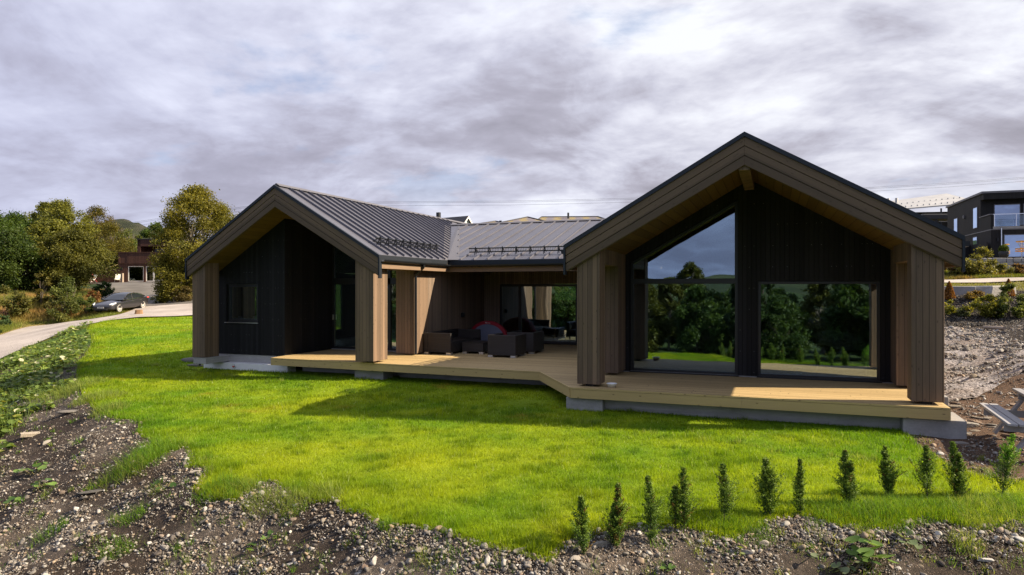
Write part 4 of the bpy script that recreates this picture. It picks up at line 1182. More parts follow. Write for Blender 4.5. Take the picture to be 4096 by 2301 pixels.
lg.build('logo', 'white_paint', tn)
MB().box(-.72, -.66, -.25, -.22, .16, .28).build('side_tag', 'white_paint', tn)
MB().prism([(-.70, -.42), (-.44, -.40), (-.40, -.26), (-.66, -.26)], 'z', .004, .06).build('ground_flap', 'tent_red', tn)

bw = MB()
rr = [(.062, .005), (.07, .0), (.098, .075), (.108, .082), (.104, .086), (.094, .080), (.064, .010)]
n = 20
bw.add([(r * cos(2 * pi * i / n), r * sin(2 * pi * i / n), z) for r, z in rr for i in range(n)] + [(0, 0, .008)],
       [(j * n + i, j * n + (i + 1) % n, (j + 1) * n + (i + 1) % n, (j + 1) * n + i) for j in range(len(rr) - 1) for i in range(n)] + [((len(rr) - 1) * n + i, (len(rr) - 1) * n + (i + 1) % n, len(rr) * n) for i in range(n)])
bo = bw.build('food_bowl', 'white_plastic', smooth=True); bo.location = (-3.03, 13.46, .001)
tag(bo, 'small white plastic bowl on the deck beside the pillar', 'bowl')

# ------------------------------------------------------------------ things seen through the glass
def shell_chair(loc, rz, label, mat='teal_shell'):
    r = empty('dining_chair', loc, label, 'chair', 'dining chairs behind the sliding door', rz, local=True)
    m = MB(); na, nb = 14, 6
    V = []
    for j in range(nb + 1):
        t = j / nb
        for i in range(na + 1):
            a = -pi * .80 + 1.6 * pi * i / na; rad = .20 + .07 * t
            up = .45 + t * (.10 + .22 * max(0, cos(a)) ** .7)
            V.append((sin(a) * rad, cos(a) * rad * .95 - .02, up))
    m.add(V, [(j * (na + 1) + i, j * (na + 1) + i + 1, (j + 1) * (na + 1) + i + 1, (j + 1) * (na + 1) + i) for j in range(nb) for i in range(na)])
    s = m.build('seat_shell', mat, r, smooth=True); so2 = s.modifiers.new('thick', 'SOLIDIFY'); so2.thickness = .02
    MB().tube((0, -.02, .43), (0, -.02, .46), .20, n=18).build('seat', mat, r)
    for sx in (-1, 1):
        for sy in (-1, 1): MB().tube((sx * .25, sy * .23 - .02, 0), (sx * .13, sy * .12 - .02, .44), .012, .017).build('leg', 'pale_wood', r)
    return r


FZ = .012
shell_chair((-7.18, 24.0, FZ), R(200), 'teal shell chair with pale legs, right of the glass door mullion')
shell_chair((-8.30, 24.1, FZ), R(160), 'teal shell chair seen just beside the sliding door mullion')
shell_chair((-7.75, 25.3, FZ), R(20), 'teal shell chair farthest back in the dining room')
dt = empty('dining_table', (-6.0, 24.7, FZ), 'dining table with pale wooden legs behind the sliding door', 'table', local=True)
MB().box(-.9, .9, -.45, .45, .71, .74).build('table_top', 'dark_interior', dt, bevel=.005)
for sx in (-1, 1):
    for sy in (-1, 1): MB().tube((sx * .80, sy * .38, 0), (sx * .72, sy * .34, .71), .018, .028).build('leg', 'pale_wood', dt)
bl = empty('lounge_cushion', (1.45, 17.6, FZ), 'pale pointed cushion behind the large right window', 'cushion', local=True)
m = MB(); na = 18
prof = [(.0, .34), (.10, .40), (.30, .36), (.42, .26), (.47, .12), (.44, .0)]
V = []
for j, (rd, zz) in enumerate(prof):
    for i in range(na):
        a = 2 * pi * i / na; k = 1 + .16 * abs(cos(2 * a)) ** 3
        V.append((rd * cos(a) * k, rd * sin(a) * k * .6, zz + .55 + (.12 * max(0, -cos(a)) * rd / .4)))
m.add(V, [(j * na + i, j * na + (i + 1) % na, (j + 1) * na + (i + 1) % na, (j + 1) * na + i) for j in range(len(prof) - 1) for i in range(na)])
m.build('cover', 'cream_cloth', bl, smooth=True)
MB().box(-.5, .5, -.35, .35, .0, .30).box(-.5, .5, .2, .35, .30, .62).build('seat_base', 'dark_interior', bl, bevel=.03)
pd = MB().tube((-1.5, 18.6, 1.62), (-1.5, 18.6, 2.02), .022, n=12).tube((-1.5, 18.6, 2.02), (-1.5, 18.6, 3.8), .004, n=5).build('pendant_lamp', 'white_plastic')
tag(pd, 'slim white tube pendant hanging behind the tall left pane', 'lamp')
pt_ = MB().tube((.5, 16.75, .013), (.5, 16.75, .20), .075, .10, n=18).build('flower_pot', 'white_plastic'); tag(pt_, 'white pot on the floor behind the right window', 'pot')
cab = empty('white_cabinet', (-12.0, 20.2, FZ), 'low pale cabinet seen through the glazed corner door', 'cabinet', local=True)
MB().box(-.35, .35, -.2, .2, .05, .95).build('cabinet_body', 'white_plastic', cab, bevel=.006); MB().box(-.33, .33, -.215, -.2, .08, .48).build('drawer_front', 'white_plastic', cab); MB().box(-.33, .33, -.215, -.2, .50, .92).build('drawer_front', 'white_plastic', cab)
sf = empty('indoor_sofa', (-11.2, 20.6, FZ), 'pale fabric sofa behind the narrow glass pane', 'sofa', local=True)
MB().box(-.45, .45, -.4, .4, .06, .40).build('seat', 'cream_cloth', sf, bevel=.05); MB().box(-.45, .45, .25, .42, .40, .72).build('backrest', 'cream_cloth', sf, bevel=.05)
lt = bpy.data.objects.new('letter_sign', text_mesh('BAG', .078, .006)); COL.objects.link(lt); lt.data.materials.append(MAT['white_plastic'])
lt.location = (-15.32, 16.60, 1.06); lt.rotation_euler = (R(90), 0, 0); tag(lt, 'small pale letters reading BAG on the window ledge', 'sign')
MB().box(-15.6, -14.44, 16.50, 16.72, 1.02, 1.056).build('inner_ledge', 'white_paint', w1)
wbx = MB().box(-14.78, -14.53, 16.54, 16.66, 1.057, 1.13).box(-14.70, -14.66, 16.56, 16.6, 1.13, 1.15).build('white_box', 'white_plastic', bevel=.004); tag(wbx, 'low white box on the ledge inside the small window', 'box')

# ------------------------------------------------------------------ car
def build_car():
    Xf, Df = flat(477, 1253, .01); Xf -= .86 * .995; Df += .86 * .10; Xr, Dr = Xf + 2.875 * .10, Df + 2.875 * .995
    x0, y0 = W((Xf + Xr) / 2, (Df + Dr) / 2); zf, zr = .06, .25
    fx, fy = W(Xf, Df); rx, ry = W(Xr, Dr)
    r = empty('parked_car', (x0, y0, (zf + zr) / 2), 'dark grey electric saloon car parked on the gravel road', 'car', local=True)
    yaw = math.atan2(fy - ry, fx - rx); pitch = math.atan2(zr - zf, 2.875)
    r.rotation_euler = (0, pitch, yaw)         # +x is the nose, +y its left side, z = 0 the road
    L = 2.35
    # stations along the body: x, half width, sill z, shoulder z, deck z (bonnet / boot line on the centre)
    st_ = [(2.345, .50, .30, .50, .52), (2.30, .66, .22, .58, .60), (2.18, .80, .19, .66, .68), (1.98, .88, .18, .70, .75), (1.70, .915, .20, .74, .83), (1.35, .925, .21, .79, .89), (1.0, .925, .20, .84, .95), (.62, .925, .20, .88, .97),
           (.2, .925, .19, .90, .94), (-.4, .925, .19, .92, .94), (-1.0, .925, .20, .945, .96), (-1.4, .925, .21, .96, 1.00), (-1.75, .915, .22, .975, 1.05), (-2.05, .89, .24, .98, 1.07), (-2.25, .83, .30, .95, 1.05), (-2.335, .74, .42, .86, .94), (-2.345, .66, .50, .80, .84)]
    ring = []
    for x, w, zs_, zh, zc in st_:
        ring.append([(x, -w * .86, zs_), (x, -w * .985, zs_ + .10), (x, -w, (zs_ + zh) / 2), (x, -w * .985, zh - .06), (x, -w * .93, zh), (x, -w * .55, zh * .35 + zc * .65), (x, 0, zc),
                     (x, w * .55, zh * .35 + zc * .65), (x, w * .93, zh), (x, w * .985, zh - .06), (x, w, (zs_ + zh) / 2), (x, w * .985, zs_ + .10), (x, w * .86, zs_)])
    k = len(ring[0]); m = MB(); n = len(ring)
    m.add([p for q in ring for p in q], [(j * k + i, j * k + (i + 1) % k, (j + 1) * k + (i + 1) % k, (j + 1) * k + i) for j in range(n - 1) for i in range(k)] + [tuple(range(k))[::-1], tuple(range((n - 1) * k, n * k))])
    b = m.build('body', 'car_paint', r, smooth=True); b.modifiers.new('sub', 'SUBSURF').levels = 1; b.modifiers['sub'].render_levels = 2
    # glasshouse
    cs = [(.98, .74, .93, .945), (.70, .735, .90, 1.10), (.35, .70, .90, 1.30), (.05, .665, .91, 1.40), (-.35, .645, .92, 1.44), (-.8, .63, .93, 1.425), (-1.2, .61, .95, 1.35), (-1.6, .58, .98, 1.21), (-1.95, .55, 1.04, 1.07)]
    ring = []
    for x, wt, zb, zt in cs:
        wb_ = .86 if x > -1.3 else .86 - (-1.3 - x) * .22
        f = (zt - zb) / .5
        ring.append([(x, -wb_, zb), (x, -(wb_ + (wt - wb_) * min(1, f) * .55), zb + (zt - zb) * .55), (x, -(wb_ + (wt - wb_) * min(1, f)), zt - .045 * min(1, f)), (x, -wt * .55, zt - .008), (x, 0, zt),
                     (x, wt * .55, zt - .008), (x, (wb_ + (wt - wb_) * min(1, f)), zt - .045 * min(1, f)), (x, (wb_ + (wt - wb_) * min(1, f) * .55), zb + (zt - zb) * .55), (x, wb_, zb)])
    k = len(ring[0]); n = len(ring); m = MB()
    m.add([p for q in ring for p in q], [(j * k + i, j * k + i + 1, (j + 1) * k + i + 1, (j + 1) * k + i) for j in range(n - 1) for i in range(k - 1)])
    g = m.build('windows', 'car_glass', r, smooth=True); g.modifiers.new('sub', 'SUBSURF').render_levels = 2
    # painted roof arch strips and bright window line on both sides
    for sy in (-1, 1):
        idx = 2 if sy < 0 else 6
        top = [Vector(q[idx]) + Vector((0, sy * .012, .008)) for q in ring]
        m = MB()
        for p, q in zip(top, top[1:]): m.beam(p, q, .055, .035)
        m.build('roof_rail', 'car_paint', r, smooth=True)
        m = MB()
        low = [Vector((x, sy * (.868 if x > -1.3 else .868 - (-1.3 - x) * .22), zb + .012)) for x, wt, zb, zt in cs]
        tp = [Vector(q[idx]) * 1.0 + Vector((0, sy * .022, -.028)) for q in ring]
        for a_ in (low, tp):
            for p, q in zip(a_, a_[1:]): m.beam(p, q, .022, .026)
        m.build('window_trim', 'chrome', r)
        MB().beam((-.22, sy * .83, .95), (-.30, sy * .67, 1.38), .05, .06).build('door_pillar', 'rubber', r)
        mi = MB().box(.60, .82, sy * .93 - .02 if sy > 0 else -1.10, 1.10 if sy > 0 else -.91, .94, 1.07).build('mirror', 'car_paint', r, bevel=.04)
        MB().box(.598, .603, min(sy * .95, sy * 1.08), max(sy * .95, sy * 1.08), .95, 1.06).build('mirror_glass', 'chrome', mi)
        for hx in (-.15, -1.12): MB().box(hx - .11, hx + .11, sy * .924 - .012, sy * .924 + .012, .79, .815).build('door_handle', 'chrome', r)
        hl = MB().add([(2.20, sy * .62, .645), (2.05, sy * .80, .66), (1.78, sy * .885, .735), (1.72, sy * .84, .775), (1.98, sy * .70, .735), (2.14, sy * .60, .685)], [(0, 1, 2, 3, 4, 5) if sy > 0 else (5, 4, 3, 2, 1, 0)])
        h = hl.build('headlight', 'lamp_lens', r); h.location = (.04, sy * .045, .03); h.modifiers.new('t', 'SOLIDIFY').thickness = .05
        tl = MB().box(-2.33, -2.05, sy * .62 if sy > 0 else -.86, .86 if sy > 0 else -.62, .86, .95).build('tail_light', 'red_paint', r, bevel=.03)
        for wx in (1.4375, -1.4375):
            wh = MB(); na = 28; cy = sy * .80
            prof = [(.255, .10), (.30, .115), (.335, .09), (.338, .0), (.335, -.09), (.30, -.115), (.24, -.10)]
            wh.add([(wx + rd * cos(2 * pi * i / na), cy + yy * sy, .338 + rd * sin(2 * pi * i / na)) for rd, yy in prof for i in range(na)], [(j * na + i, j * na + (i + 1) % na, (j + 1) * na + (i + 1) % na, (j + 1) * na + i) for j in range(len(prof) - 1) for i in range(na)])
            wo = wh.build('wheel', 'rubber', r, smooth=True)
            rm = MB(); rm.tube((wx, cy + sy * .02, .338), (wx, cy + sy * .03, .338), .245, n=28)
            rm.build('rim_well', 'rubber', wo)
            rm = MB()
            for i in range(10):
                a = 2 * pi * i / 10 + .1
                p = Vector((wx + .05 * cos(a), cy + sy * .085, .338 + .05 * sin(a))); q = Vector((wx + .245 * cos(a + .08), cy + sy * .10, .338 + .245 * sin(a + .08)))
                rm.beam(p, q, .045, .03, (0, 1, 0))
            for i in range(28):
                a, a2 = 2 * pi * i / 28, 2 * pi * (i + 1) / 28
                rm.beam((wx + .25 * cos(a), cy + sy * .10, .338 + .25 * sin(a)), (wx + .25 * cos(a2), cy + sy * .10, .338 + .25 * sin(a2)), .03, .035, (0, 1, 0))
            rm.tube((wx, cy + sy * .06, .338), (wx, cy + sy * .10, .338), .065, n=14)
            rm.build('rim', 'alloy', wo)
            ar = MB()
            for i in range(16):
                a, a2 = pi * i / 16 - .1, pi * (i + 1) / 16 - .1
                ar.beam((wx + .385 * cos(a), sy * .865, .338 + .385 * sin(a)), (wx + .385 * cos(a2), sy * .865, .338 + .385 * sin(a2)), .13, .09, (0, 1, 0))
            ar.build('wheel_arch', 'rubber', r)
    MB().box(2.28, 2.352, -.52, .52, .24, .34).build('lower_grille', 'rubber', r, bevel=.02)
    pl = MB().box(2.345, 2.362, -.26, .26, .40, .51).build('number_plate', 'white_paint', r)
    MB().box(2.3615, 2.3645, .205, .26, .40, .51).build('plate_band', 'tent_grey', pl)
    m = MB()
    yy = .17
    for gsz in (.05, .05, 0, .05, .05, .05, .05, .05):
        if gsz: m.box(2.3615, 2.364, yy - .036, yy, .425, .487)
        yy -= .052 if gsz else .03
    m.build('plate_marks', 'planter_dark', pl)
    MB().box(2.24, 2.262, -.035, .035, .585, .625).build('badge', 'chrome', r)
    MB().box(1.0, 1.06, -.62, .62, .925, .955).build('wiper_cowl', 'rubber', r)


build_car()

# ------------------------------------------------------------------ stump, picnic table
sx_, sd_ = flat(556, 1268, float(lawn_h(48)) - .02); x, y = W(sx_, sd_)
m = MB(); na = 14; rs2 = random.Random(4)
V = []
for zz, rad in ((-.15, .32), (.0, .29), (.22, .24), (.30, .235)):
    for i in range(na):
        a = 2 * pi * i / na; k = rad * (1 + .12 * sin(3 * a + 1) + .05 * sin(7 * a)); V.append((k * cos(a), k * sin(a), zz + (.05 * abs(cos(a)) if zz > .25 else 0)))
m.add(V, [(j * na + i, j * na + (i + 1) % na, (j + 1) * na + (i + 1) % na, (j + 1) * na + i) for j in range(3) for i in range(na)] + [tuple(range(3 * na, 4 * na))])
so_o = m.build('tree_stump', 'stump_wood'); so_o.location = (x, y, gz(sx_, sd_)); tag(so_o, 'short brown tree stump at the far edge of the lawn', 'stump')

pa = Vector((-.41, -.91)); pp_ = Vector((.91, -.41))
bx_, by_ = W(8.11 + .5 * pa.x * 2 + .82 * pp_.x, 11.85 + .5 * pa.y * 2 + .82 * pp_.y)
ax_, ay_ = W(pa.x, pa.y)
pt = empty('picnic_table', (bx_, by_, -.455), 'grey weathered wooden picnic table on the bare soil', 'picnic table', rz=math.atan2(ay_, ax_), local=True)
Lh = 1.0
# local x runs along the benches; local y is across
def plank(name, y0, y1, z0, z1, k, over=0):
    m = MB(); w = (y1 - y0) / k
    for i in range(k): m.box(-Lh - over, Lh + over, y0 + i * w + .006, y0 + (i + 1) * w - .006, z0, z1)
    return m.build(name, 'grey_weathered_wood', pt, bevel=.006, seg=1)
plank('table_top', -.36, .36, .70, .74, 5); plank('bench', -.83, -.55, .415, .455, 2); plank('bench', .55, .83, .415, .455, 2)
for ex in (-.70, .70):
    for s in (-1, 1): MB().beam((ex, s * .66, .0), (ex, s * .20, .70), .045, .13, (1, 0, 0)).build('leg', 'grey_weathered_wood', pt, bevel=.006, seg=1)
    MB().box(ex + .03, ex + .075, -.82, .82, .30, .41).build('bench_bearer', 'grey_weathered_wood', pt); MB().box(ex + .03, ex + .075, -.34, .34, .60, .70).build('top_bearer', 'grey_weathered_wood', pt)
# ------------------------------------------------------------------ vegetation
def rot_frames(n, rg, up_bias=0.0):
    """random orthonormal frames, normals biased upward"""
    nr = rg.normal(size=(n, 3)); nr[:, 2] += up_bias * np.sign(nr[:, 2] + .3); nr /= np.linalg.norm(nr, axis=1, keepdims=True)
    a = rg.normal(size=(n, 3)); a -= (a * nr).sum(1, keepdims=True) * nr; a /= np.linalg.norm(a, axis=1, keepdims=True)
    return a, np.cross(nr, a), nr


def leaf_quads(P, size, rg, aspect=.55, up=.4, bend=.0):
    n = len(P); a, b, nr = rot_frames(n, rg, up); s = np.asarray(size)[:, None] if np.ndim(size) else size
    V = np.stack([P - a * s, P + b * s * aspect, P + a * s, P - b * s * aspect], 1).reshape(-1, 3)
    return V, np.arange(4 * n).reshape(n, 4)


def tree(name, label, X, D, h, w, n, leaf, c_lo, c_hi, seed, group=None, low=.12, cat='tree', bark='bark', lobes=46, trunk_r=None, squash=1.0, stems=1, z=None, top=.85, loose=.0, parent_cols=None):
    rg = np.random.RandomState(seed); rd = random.Random(seed)
    x0, y0 = W(X, D); z0 = gz(X, D) - .05 if z is None else z
    r = empty(name, (x0, y0, z0), label, cat, group, local=True)
    # lobe centres inside a rounded, uneven envelope
    cz0 = h * low; H_ = h - cz0
    C, RAD = [], []
    dirs = [(rd.uniform(0, 2 * pi), rd.uniform(.75, 1.12)) for _ in range(7)]
    def env(a):
        s = (.05 + sum(k * max(0, cos(a - d)) ** 2 for d, k in dirs)) / (.05 + sum(max(0, cos(a - d)) ** 2 for d, k in dirs))
        return s
    while len(C) < lobes:
        t = rd.random() ** .9; a = rd.uniform(0, 2 * pi)
        prof = max(.10, sin(pi * min(1, (t * .86 + .14)) ** 1.15)) ** .75 if t < 1 else .1
        rr = (rd.random() ** .45) * w / 2 * prof * env(a)
        rad = w * rd.uniform(.10, .19) * (1 - .30 * t)
        C.append((rr * cos(a), rr * sin(a) * squash, cz0 + rad * .5 + t * (H_ - rad * 1.3))); RAD.append(rad)
    C = np.array(C); RAD = np.array(RAD)
    # leaves in each lobe: shell heavy, thinned at random for gaps
    wts = RAD ** 2 * rg.uniform(.5, 1.3, len(RAD)); wts /= wts.sum(); idx = rg.choice(len(C), n, p=wts)
    dv = rg.normal(size=(n, 3)); dv /= np.linalg.norm(dv, axis=1, keepdims=True)
    rr = RAD[idx] * (rg.rand(n) ** .42) * (1 + rg.normal(size=n) * (.16 + loose))
    P = C[idx] + dv * rr[:, None] * np.array([1, 1, .82])
    P[:, 2] = np.maximum(P[:, 2], h * low * .5)
    V, Fa = leaf_quads(P, leaf * rg.uniform(.6, 1.35, n), rg)
    lt = rg.rand(len(C)); t = np.clip(lt[idx] * .6 + rg.rand(n) * .55 - .08, 0, 1)[:, None]
    col = np.array(c_lo) * (1 - t) + np.array(c_hi) * t
    col *= rg.uniform(.72, 1.2, n)[:, None]
    np_mesh('crown', V, Fa, 'leaves', np.repeat(col, 4, 0), r)
    # trunk and limbs reaching into the lobes
    m = MB(); tr = trunk_r or h * .018
    for s in range(stems):
        ang = 2 * pi * s / max(1, stems) + rd.random(); lean = 0 if stems == 1 else w * .13
        p = Vector((0 if stems == 1 else .12 * cos(ang), 0 if stems == 1 else .12 * sin(ang), -.2)); k = 7; pts = [p]
        for i in range(1, k + 1):
            t_ = i / k
            pts.append(Vector((lean * t_ * cos(ang) + rd.uniform(-1, 1) * h * .012, lean * t_ * sin(ang) + rd.uniform(-1, 1) * h * .012, h * top * t_)))
        for i in range(k): m.tube(pts[i], pts[i + 1], tr * (1 - i / (k + .6)) / (1 if stems == 1 else 1.4), tr * (1 - (i + 1) / (k + .6)) / (1 if stems == 1 else 1.4), 7, False)
        for j in range(0, len(C), 2 * stems if stems > 1 else 1):
            c = Vector(C[(j + s) % len(C)]); f = min(.92, max(.15, (c.z / h) * .72)); i = min(k - 1, int(f * k)); b = pts[i].lerp(pts[i + 1], f * k - i)
            mid = b.lerp(c, .55) + Vector((0, 0, -.03 * h * rd.random())); rb = tr * .30 * (1 - f * .6)
            m.tube(b, mid, rb, rb * .6, 5, False); m.tube(mid, c, rb * .6, rb * .2, 4, False)
    tk = m.build('trunk', bark, r, smooth=True)
    return r


GD, GL = (.022, .048, .010), (.105, .165, .028)          # deep green
OD, OL = (.062, .078, .014), (.265, .270, .050)          # olive, turning
YD, YL = (.075, .080, .013), (.270, .245, .040)          # yellowing birch


def at(u, D): return (u - 2048) / F * D, D


# the big birch left of the house and its neighbours
tree('birch_tree', 'large yellowing birch beside the gravel drive, rising above the left gable', *at(790, 62), 10.6, 8.2, 62000, .085, YD, YL, 11, bark='birch_bark', lobes=130, low=.05, stems=2, trunk_r=.17, loose=.06)
tree('birch_tree', 'lower olive birch in front of the red house, left half of the tall birch', *at(700, 60), 7.0, 4.6, 24000, .08, OD, YL, 12, bark='birch_bark', lobes=60, low=.03, stems=2, trunk_r=.12, loose=.06)
tree('birch_tree', 'yellow green birch half hidden behind the left gable', *at(900, 66), 9.3, 6.0, 22000, .09, OD, YL, 13, bark='birch_bark', lobes=60, low=.04, trunk_r=.14)
LT = [  # u, D, height, width, colours, wording
    (-60, 67, 8.6, 7.9, GD, GL, 'dense deep green tree at the left edge of the picture', 'tree', 21, 'bark', 1),
    (80, 71, 8.7, 7.6, GD, GL, 'rounded green tree beside the leftmost deep green one', 'tree', 22, 'bark', 1),
    (55, 64, 6.5, 6.1, GD, (.085, .125, .026), 'green tree with forked pale trunks showing below its crown', 'birch_tree', 23, 'birch_bark', 3),
    (185, 75, 9.9, 4.8, OD, OL, 'sparse tall olive tree standing up behind the left wood', 'birch_tree', 24, 'birch_bark', 1),
    (200, 67, 7.5, 6.9, OD, OL, 'dark olive tree in the middle of the left wood', 'tree', 25, 'bark', 2),
    (250, 73, 10.1, 6.6, OD, OL, 'tall domed olive tree, highest of the left wood', 'tree', 26, 'bark', 1),
    (285, 66, 6.5, 6.3, (.040, .050, .012), (.16, .16, .032), 'low dark bushy tree at the front of the left wood', 'tree', 27, 'bark', 2),
    (390, 108, 12.6, 7.4, OD, (.165, .120, .022), 'ochre tinted tree towards the right end of the left wood', 'tree', 28, 'bark', 1),
    (445, 104, 9.5, 7.0, YD, (.16, .135, .025), 'yellow brown tree just behind the slatted terrace fence', 'tree', 29, 'bark', 1),
    (130, 84, 9.8, 7.8, GD, OL, 'tall tree filling the gap behind the left wood', 'tree', 30, 'bark', 1),
    (-20, 83, 10.1, 9.0, GD, GL, 'broad green tree far left at the back of the wood', 'tree', 39, 'bark', 1),
]
for u, D, h, w, a, b, lab, nm, sd_, bk, stm in LT:
    tree(nm, lab, *at(u, D), h, w * 1.1, 32000 if D < 80 else 20000, .105, a, b, sd_, 'trees of the left wood', lobes=85 if nm != 'birch_tree' or stm == 3 else 50, low=.06, bark=bk, stems=stm, loose=.05)
for u, D, h, w, sd_, lab in ((505, 135, 10.5, 9.0, 31, 'light green tree in the distance left of the red house'), (560, 140, 9.5, 8.5, 32, 'light green tree in the distance behind the red tower'), (470, 128, 10.0, 8.0, 33, 'dull green tree in the distance behind the ochre one'),
                             (620, 120, 10.5, 7.0, 34, 'dark bushy tree behind the upper storey of the red house'), (690, 125, 11.0, 9.0, 35, 'distant tree seen through gaps of the big birch')):
    tree('distant_tree', lab, *at(u, D), h, w, 7000, .16, *((GD, GL) if sd_ == 34 else ((.05, .075, .015), (.155, .185, .035))), sd_, 'distant trees round the red house', lobes=34, low=.02)


def bush(name, label, X, D, h, w, n, leaf, c0, c1, seed, group=None, cat='bush', z=None, lobes=18, low=.02, squash=1.0):
    return tree(name, label, X, D, h, w, n, leaf, c0, c1, seed, group, low, cat, 'bark', lobes, .03 * h, squash, 3, z, .7, .10)


BU = [(285, 55.5, 3.1, 3.6, 5200, .085, (.05, .075, .018), (.17, .20, .05), 'tall pale green willow bush behind the parked car', 'willow_bush', 41),
      (345, 54.0, 1.7, 2.2, 2600, .07, (.045, .07, .016), (.13, .17, .04), 'low green bush right behind the nose of the car', 'bush', 42),
      (255, 52.5, 2.1, 2.2, 2600, .075, (.06, .08, .02), (.17, .18, .045), 'yellowish bush left of the willow bush', 'bush', 43),
      (212, 53.5, 1.5, 1.7, 1700, .07, (.07, .07, .02), (.18, .16, .04), 'small ragged bush in the dry heath grass', 'bush', 44),
      (165, 56, 3.0, 1.6, 1900, .08, (.055, .06, .016), (.15, .13, .03), 'slim upright olive bush at the edge of the wood', 'bush', 45),
      (40, 52, 2.7, 3.2, 3600, .085, (.06, .075, .018), (.165, .155, .035), 'broad yellow green bush at the left picture edge', 'bush', 46),
      (-15, 47, 1.6, 1.8, 1600, .07, (.03, .06, .02), (.09, .14, .05), 'blue green conifer bush cut by the left picture edge', 'bush', 47),
      (418, 61, 1.5, 2.0, 2400, .075, (.014, .036, .009), (.06, .11, .02), 'dark green bush beside the driveway mouth', 'bush', 48),
      (375, 57, 1.4, 1.4, 1300, .07, (.13, .06, .02), (.22, .11, .04), 'rusty brown bush between willow and dark bush', 'bush', 49),
      (640, 59.5, .9, 1.6, 1500, .06, (.07, .09, .02), (.20, .21, .05), 'low yellow green bush right of the driveway', 'bush', 50),
      (740, 59, 1.5, 2.2, 1900, .07, (.06, .05, .018), (.13, .10, .03), 'brown shaded bush under the big birch', 'bush', 51),
      (690, 61, 2.2, 3.0, 3200, .075, (.02, .03, .008), (.07, .075, .018), 'dark undergrowth bush at the foot of the birches', 'bush', 52)]
for u, D, h, w, n, lf, c0, c1, lab, nm, sd_ in BU: bush(nm, lab, *at(u, D), h, w, n, lf, c0, c1, sd_, 'bushes along the gravel road')

# planted bank on the right
RB = [(3768, 39.6, 1.35, 'yellow green globe bush by the corner of the right pillar', (.10, .12, .015), (.30, .29, .04), 1.3, 61, 'garden_shrub'),
      (3945, 39.2, 1.45, 'yellow green globe bush in the middle of the planted bank', (.10, .12, .015), (.30, .29, .04), 2.0, 62, 'garden_shrub'),
      (4035, 38.6, 2.1, 'tall loose pale green shrub at the right of the planted bank', (.06, .09, .02), (.20, .24, .07), 1.7, 63, 'garden_shrub'),
      (3900, 42.3, .75, 'low brown and yellow heather between the stone blocks', (.11, .07, .02), (.21, .15, .035), 1.5, 64, 'heather_clump'),
      (3985, 39.0, .8, 'low green shrub beside the yellow globe bush', (.05, .08, .02), (.15, .19, .05), 1.2, 65, 'garden_shrub'),
      (3845, 39.8, .6, 'small grey green herb on the dark bark mulch', (.08, .10, .04), (.19, .22, .10), .9, 66, 'garden_shrub'),
      (4090, 38.4, .7, 'low leafy weed at the right picture edge on the bank', (.06, .09, .02), (.2, .24, .06), 1.2, 67, 'garden_shrub')]
for u, D, h, lab, c0, c1, w, sd_, nm in RB: bush(nm, lab, *at(u, D), h, w, int(1500 * w * max(h, .9)), .055, c0, c1, sd_, 'shrubs on the planted bank')
for u, D, lab, sd_ in ((3797, 42.6, 'orange brown dwarf conifer beside the long concrete block', 71), (4034, 42.2, 'orange brown dwarf conifer right of the rough stone block', 72)):
    rg = np.random.RandomState(sd_); X, D = at(u, D); x, y = W(X, D); r = empty('dwarf_conifer', (x, y, gz(X, D)), lab, 'shrub', 'orange dwarf conifers', local=True)
    n = 4500; t = rg.rand(n) ** 1.2; rad = (.40 * (1 - t) ** .75 * np.clip(t * 9, .4, 1)) * (.75 + .25 * rg.rand(n)); a = rg.rand(n) * 2 * pi
    P = np.c_[rad * np.cos(a), rad * np.sin(a), .08 + t * 1.15]; V, Fa = leaf_quads(P, .035 * rg.uniform(.6, 1.4, n), rg, .5, .1)
    k = rg.rand(n)[:, None]; col = np.array((.11, .05, .012)) * (1 - k) + np.array((.30, .14, .028)) * k
    np_mesh('foliage', V, Fa, 'leaves', np.repeat(col, 4, 0), r); MB().tube((0, 0, -.1), (0, 0, .9), .03, .01).build('stem', 'bark', r)
for u, D, h, w, lab, sd_ in ((3850, 53.3, 2.2, 2.6, 'pale green willow shrub left of the pair below the stone wall', 73), (3925, 53.2, 2.4, 2.6, 'pale green willow shrub right of the pair below the stone wall', 74), (4000, 53.6, 1.0, 2.0, 'low weedy shrub below the right end of the stone wall', 75), (3880, 53.8, 1.0, 3.0, 'reddish brown scrub along the foot of the stone wall', 76), (4060, 53.4, 1.1, 1.8, 'brown scrub below the wall near the right picture edge', 77), (3805, 54.2, 1.2, 1.6, 'dark brown scrub at the left end of the stone wall', 78)):
    br = sd_ in (76, 77, 78); bush('wild_shrub', lab, *at(u, D), h, w, int(1500 * w), .07, (.07, .045, .02) if br else (.08, .09, .02), (.17, .11, .05) if br else (.27, .26, .06), sd_, 'wild shrubs below the stone wall')
bush('wild_shrub', 'yellow green shrub on the slope under the white roofed outbuilding', *at(3745, 64), 3.2, 3.6, 4200, .09, (.09, .10, .015), (.30, .30, .05), 79)

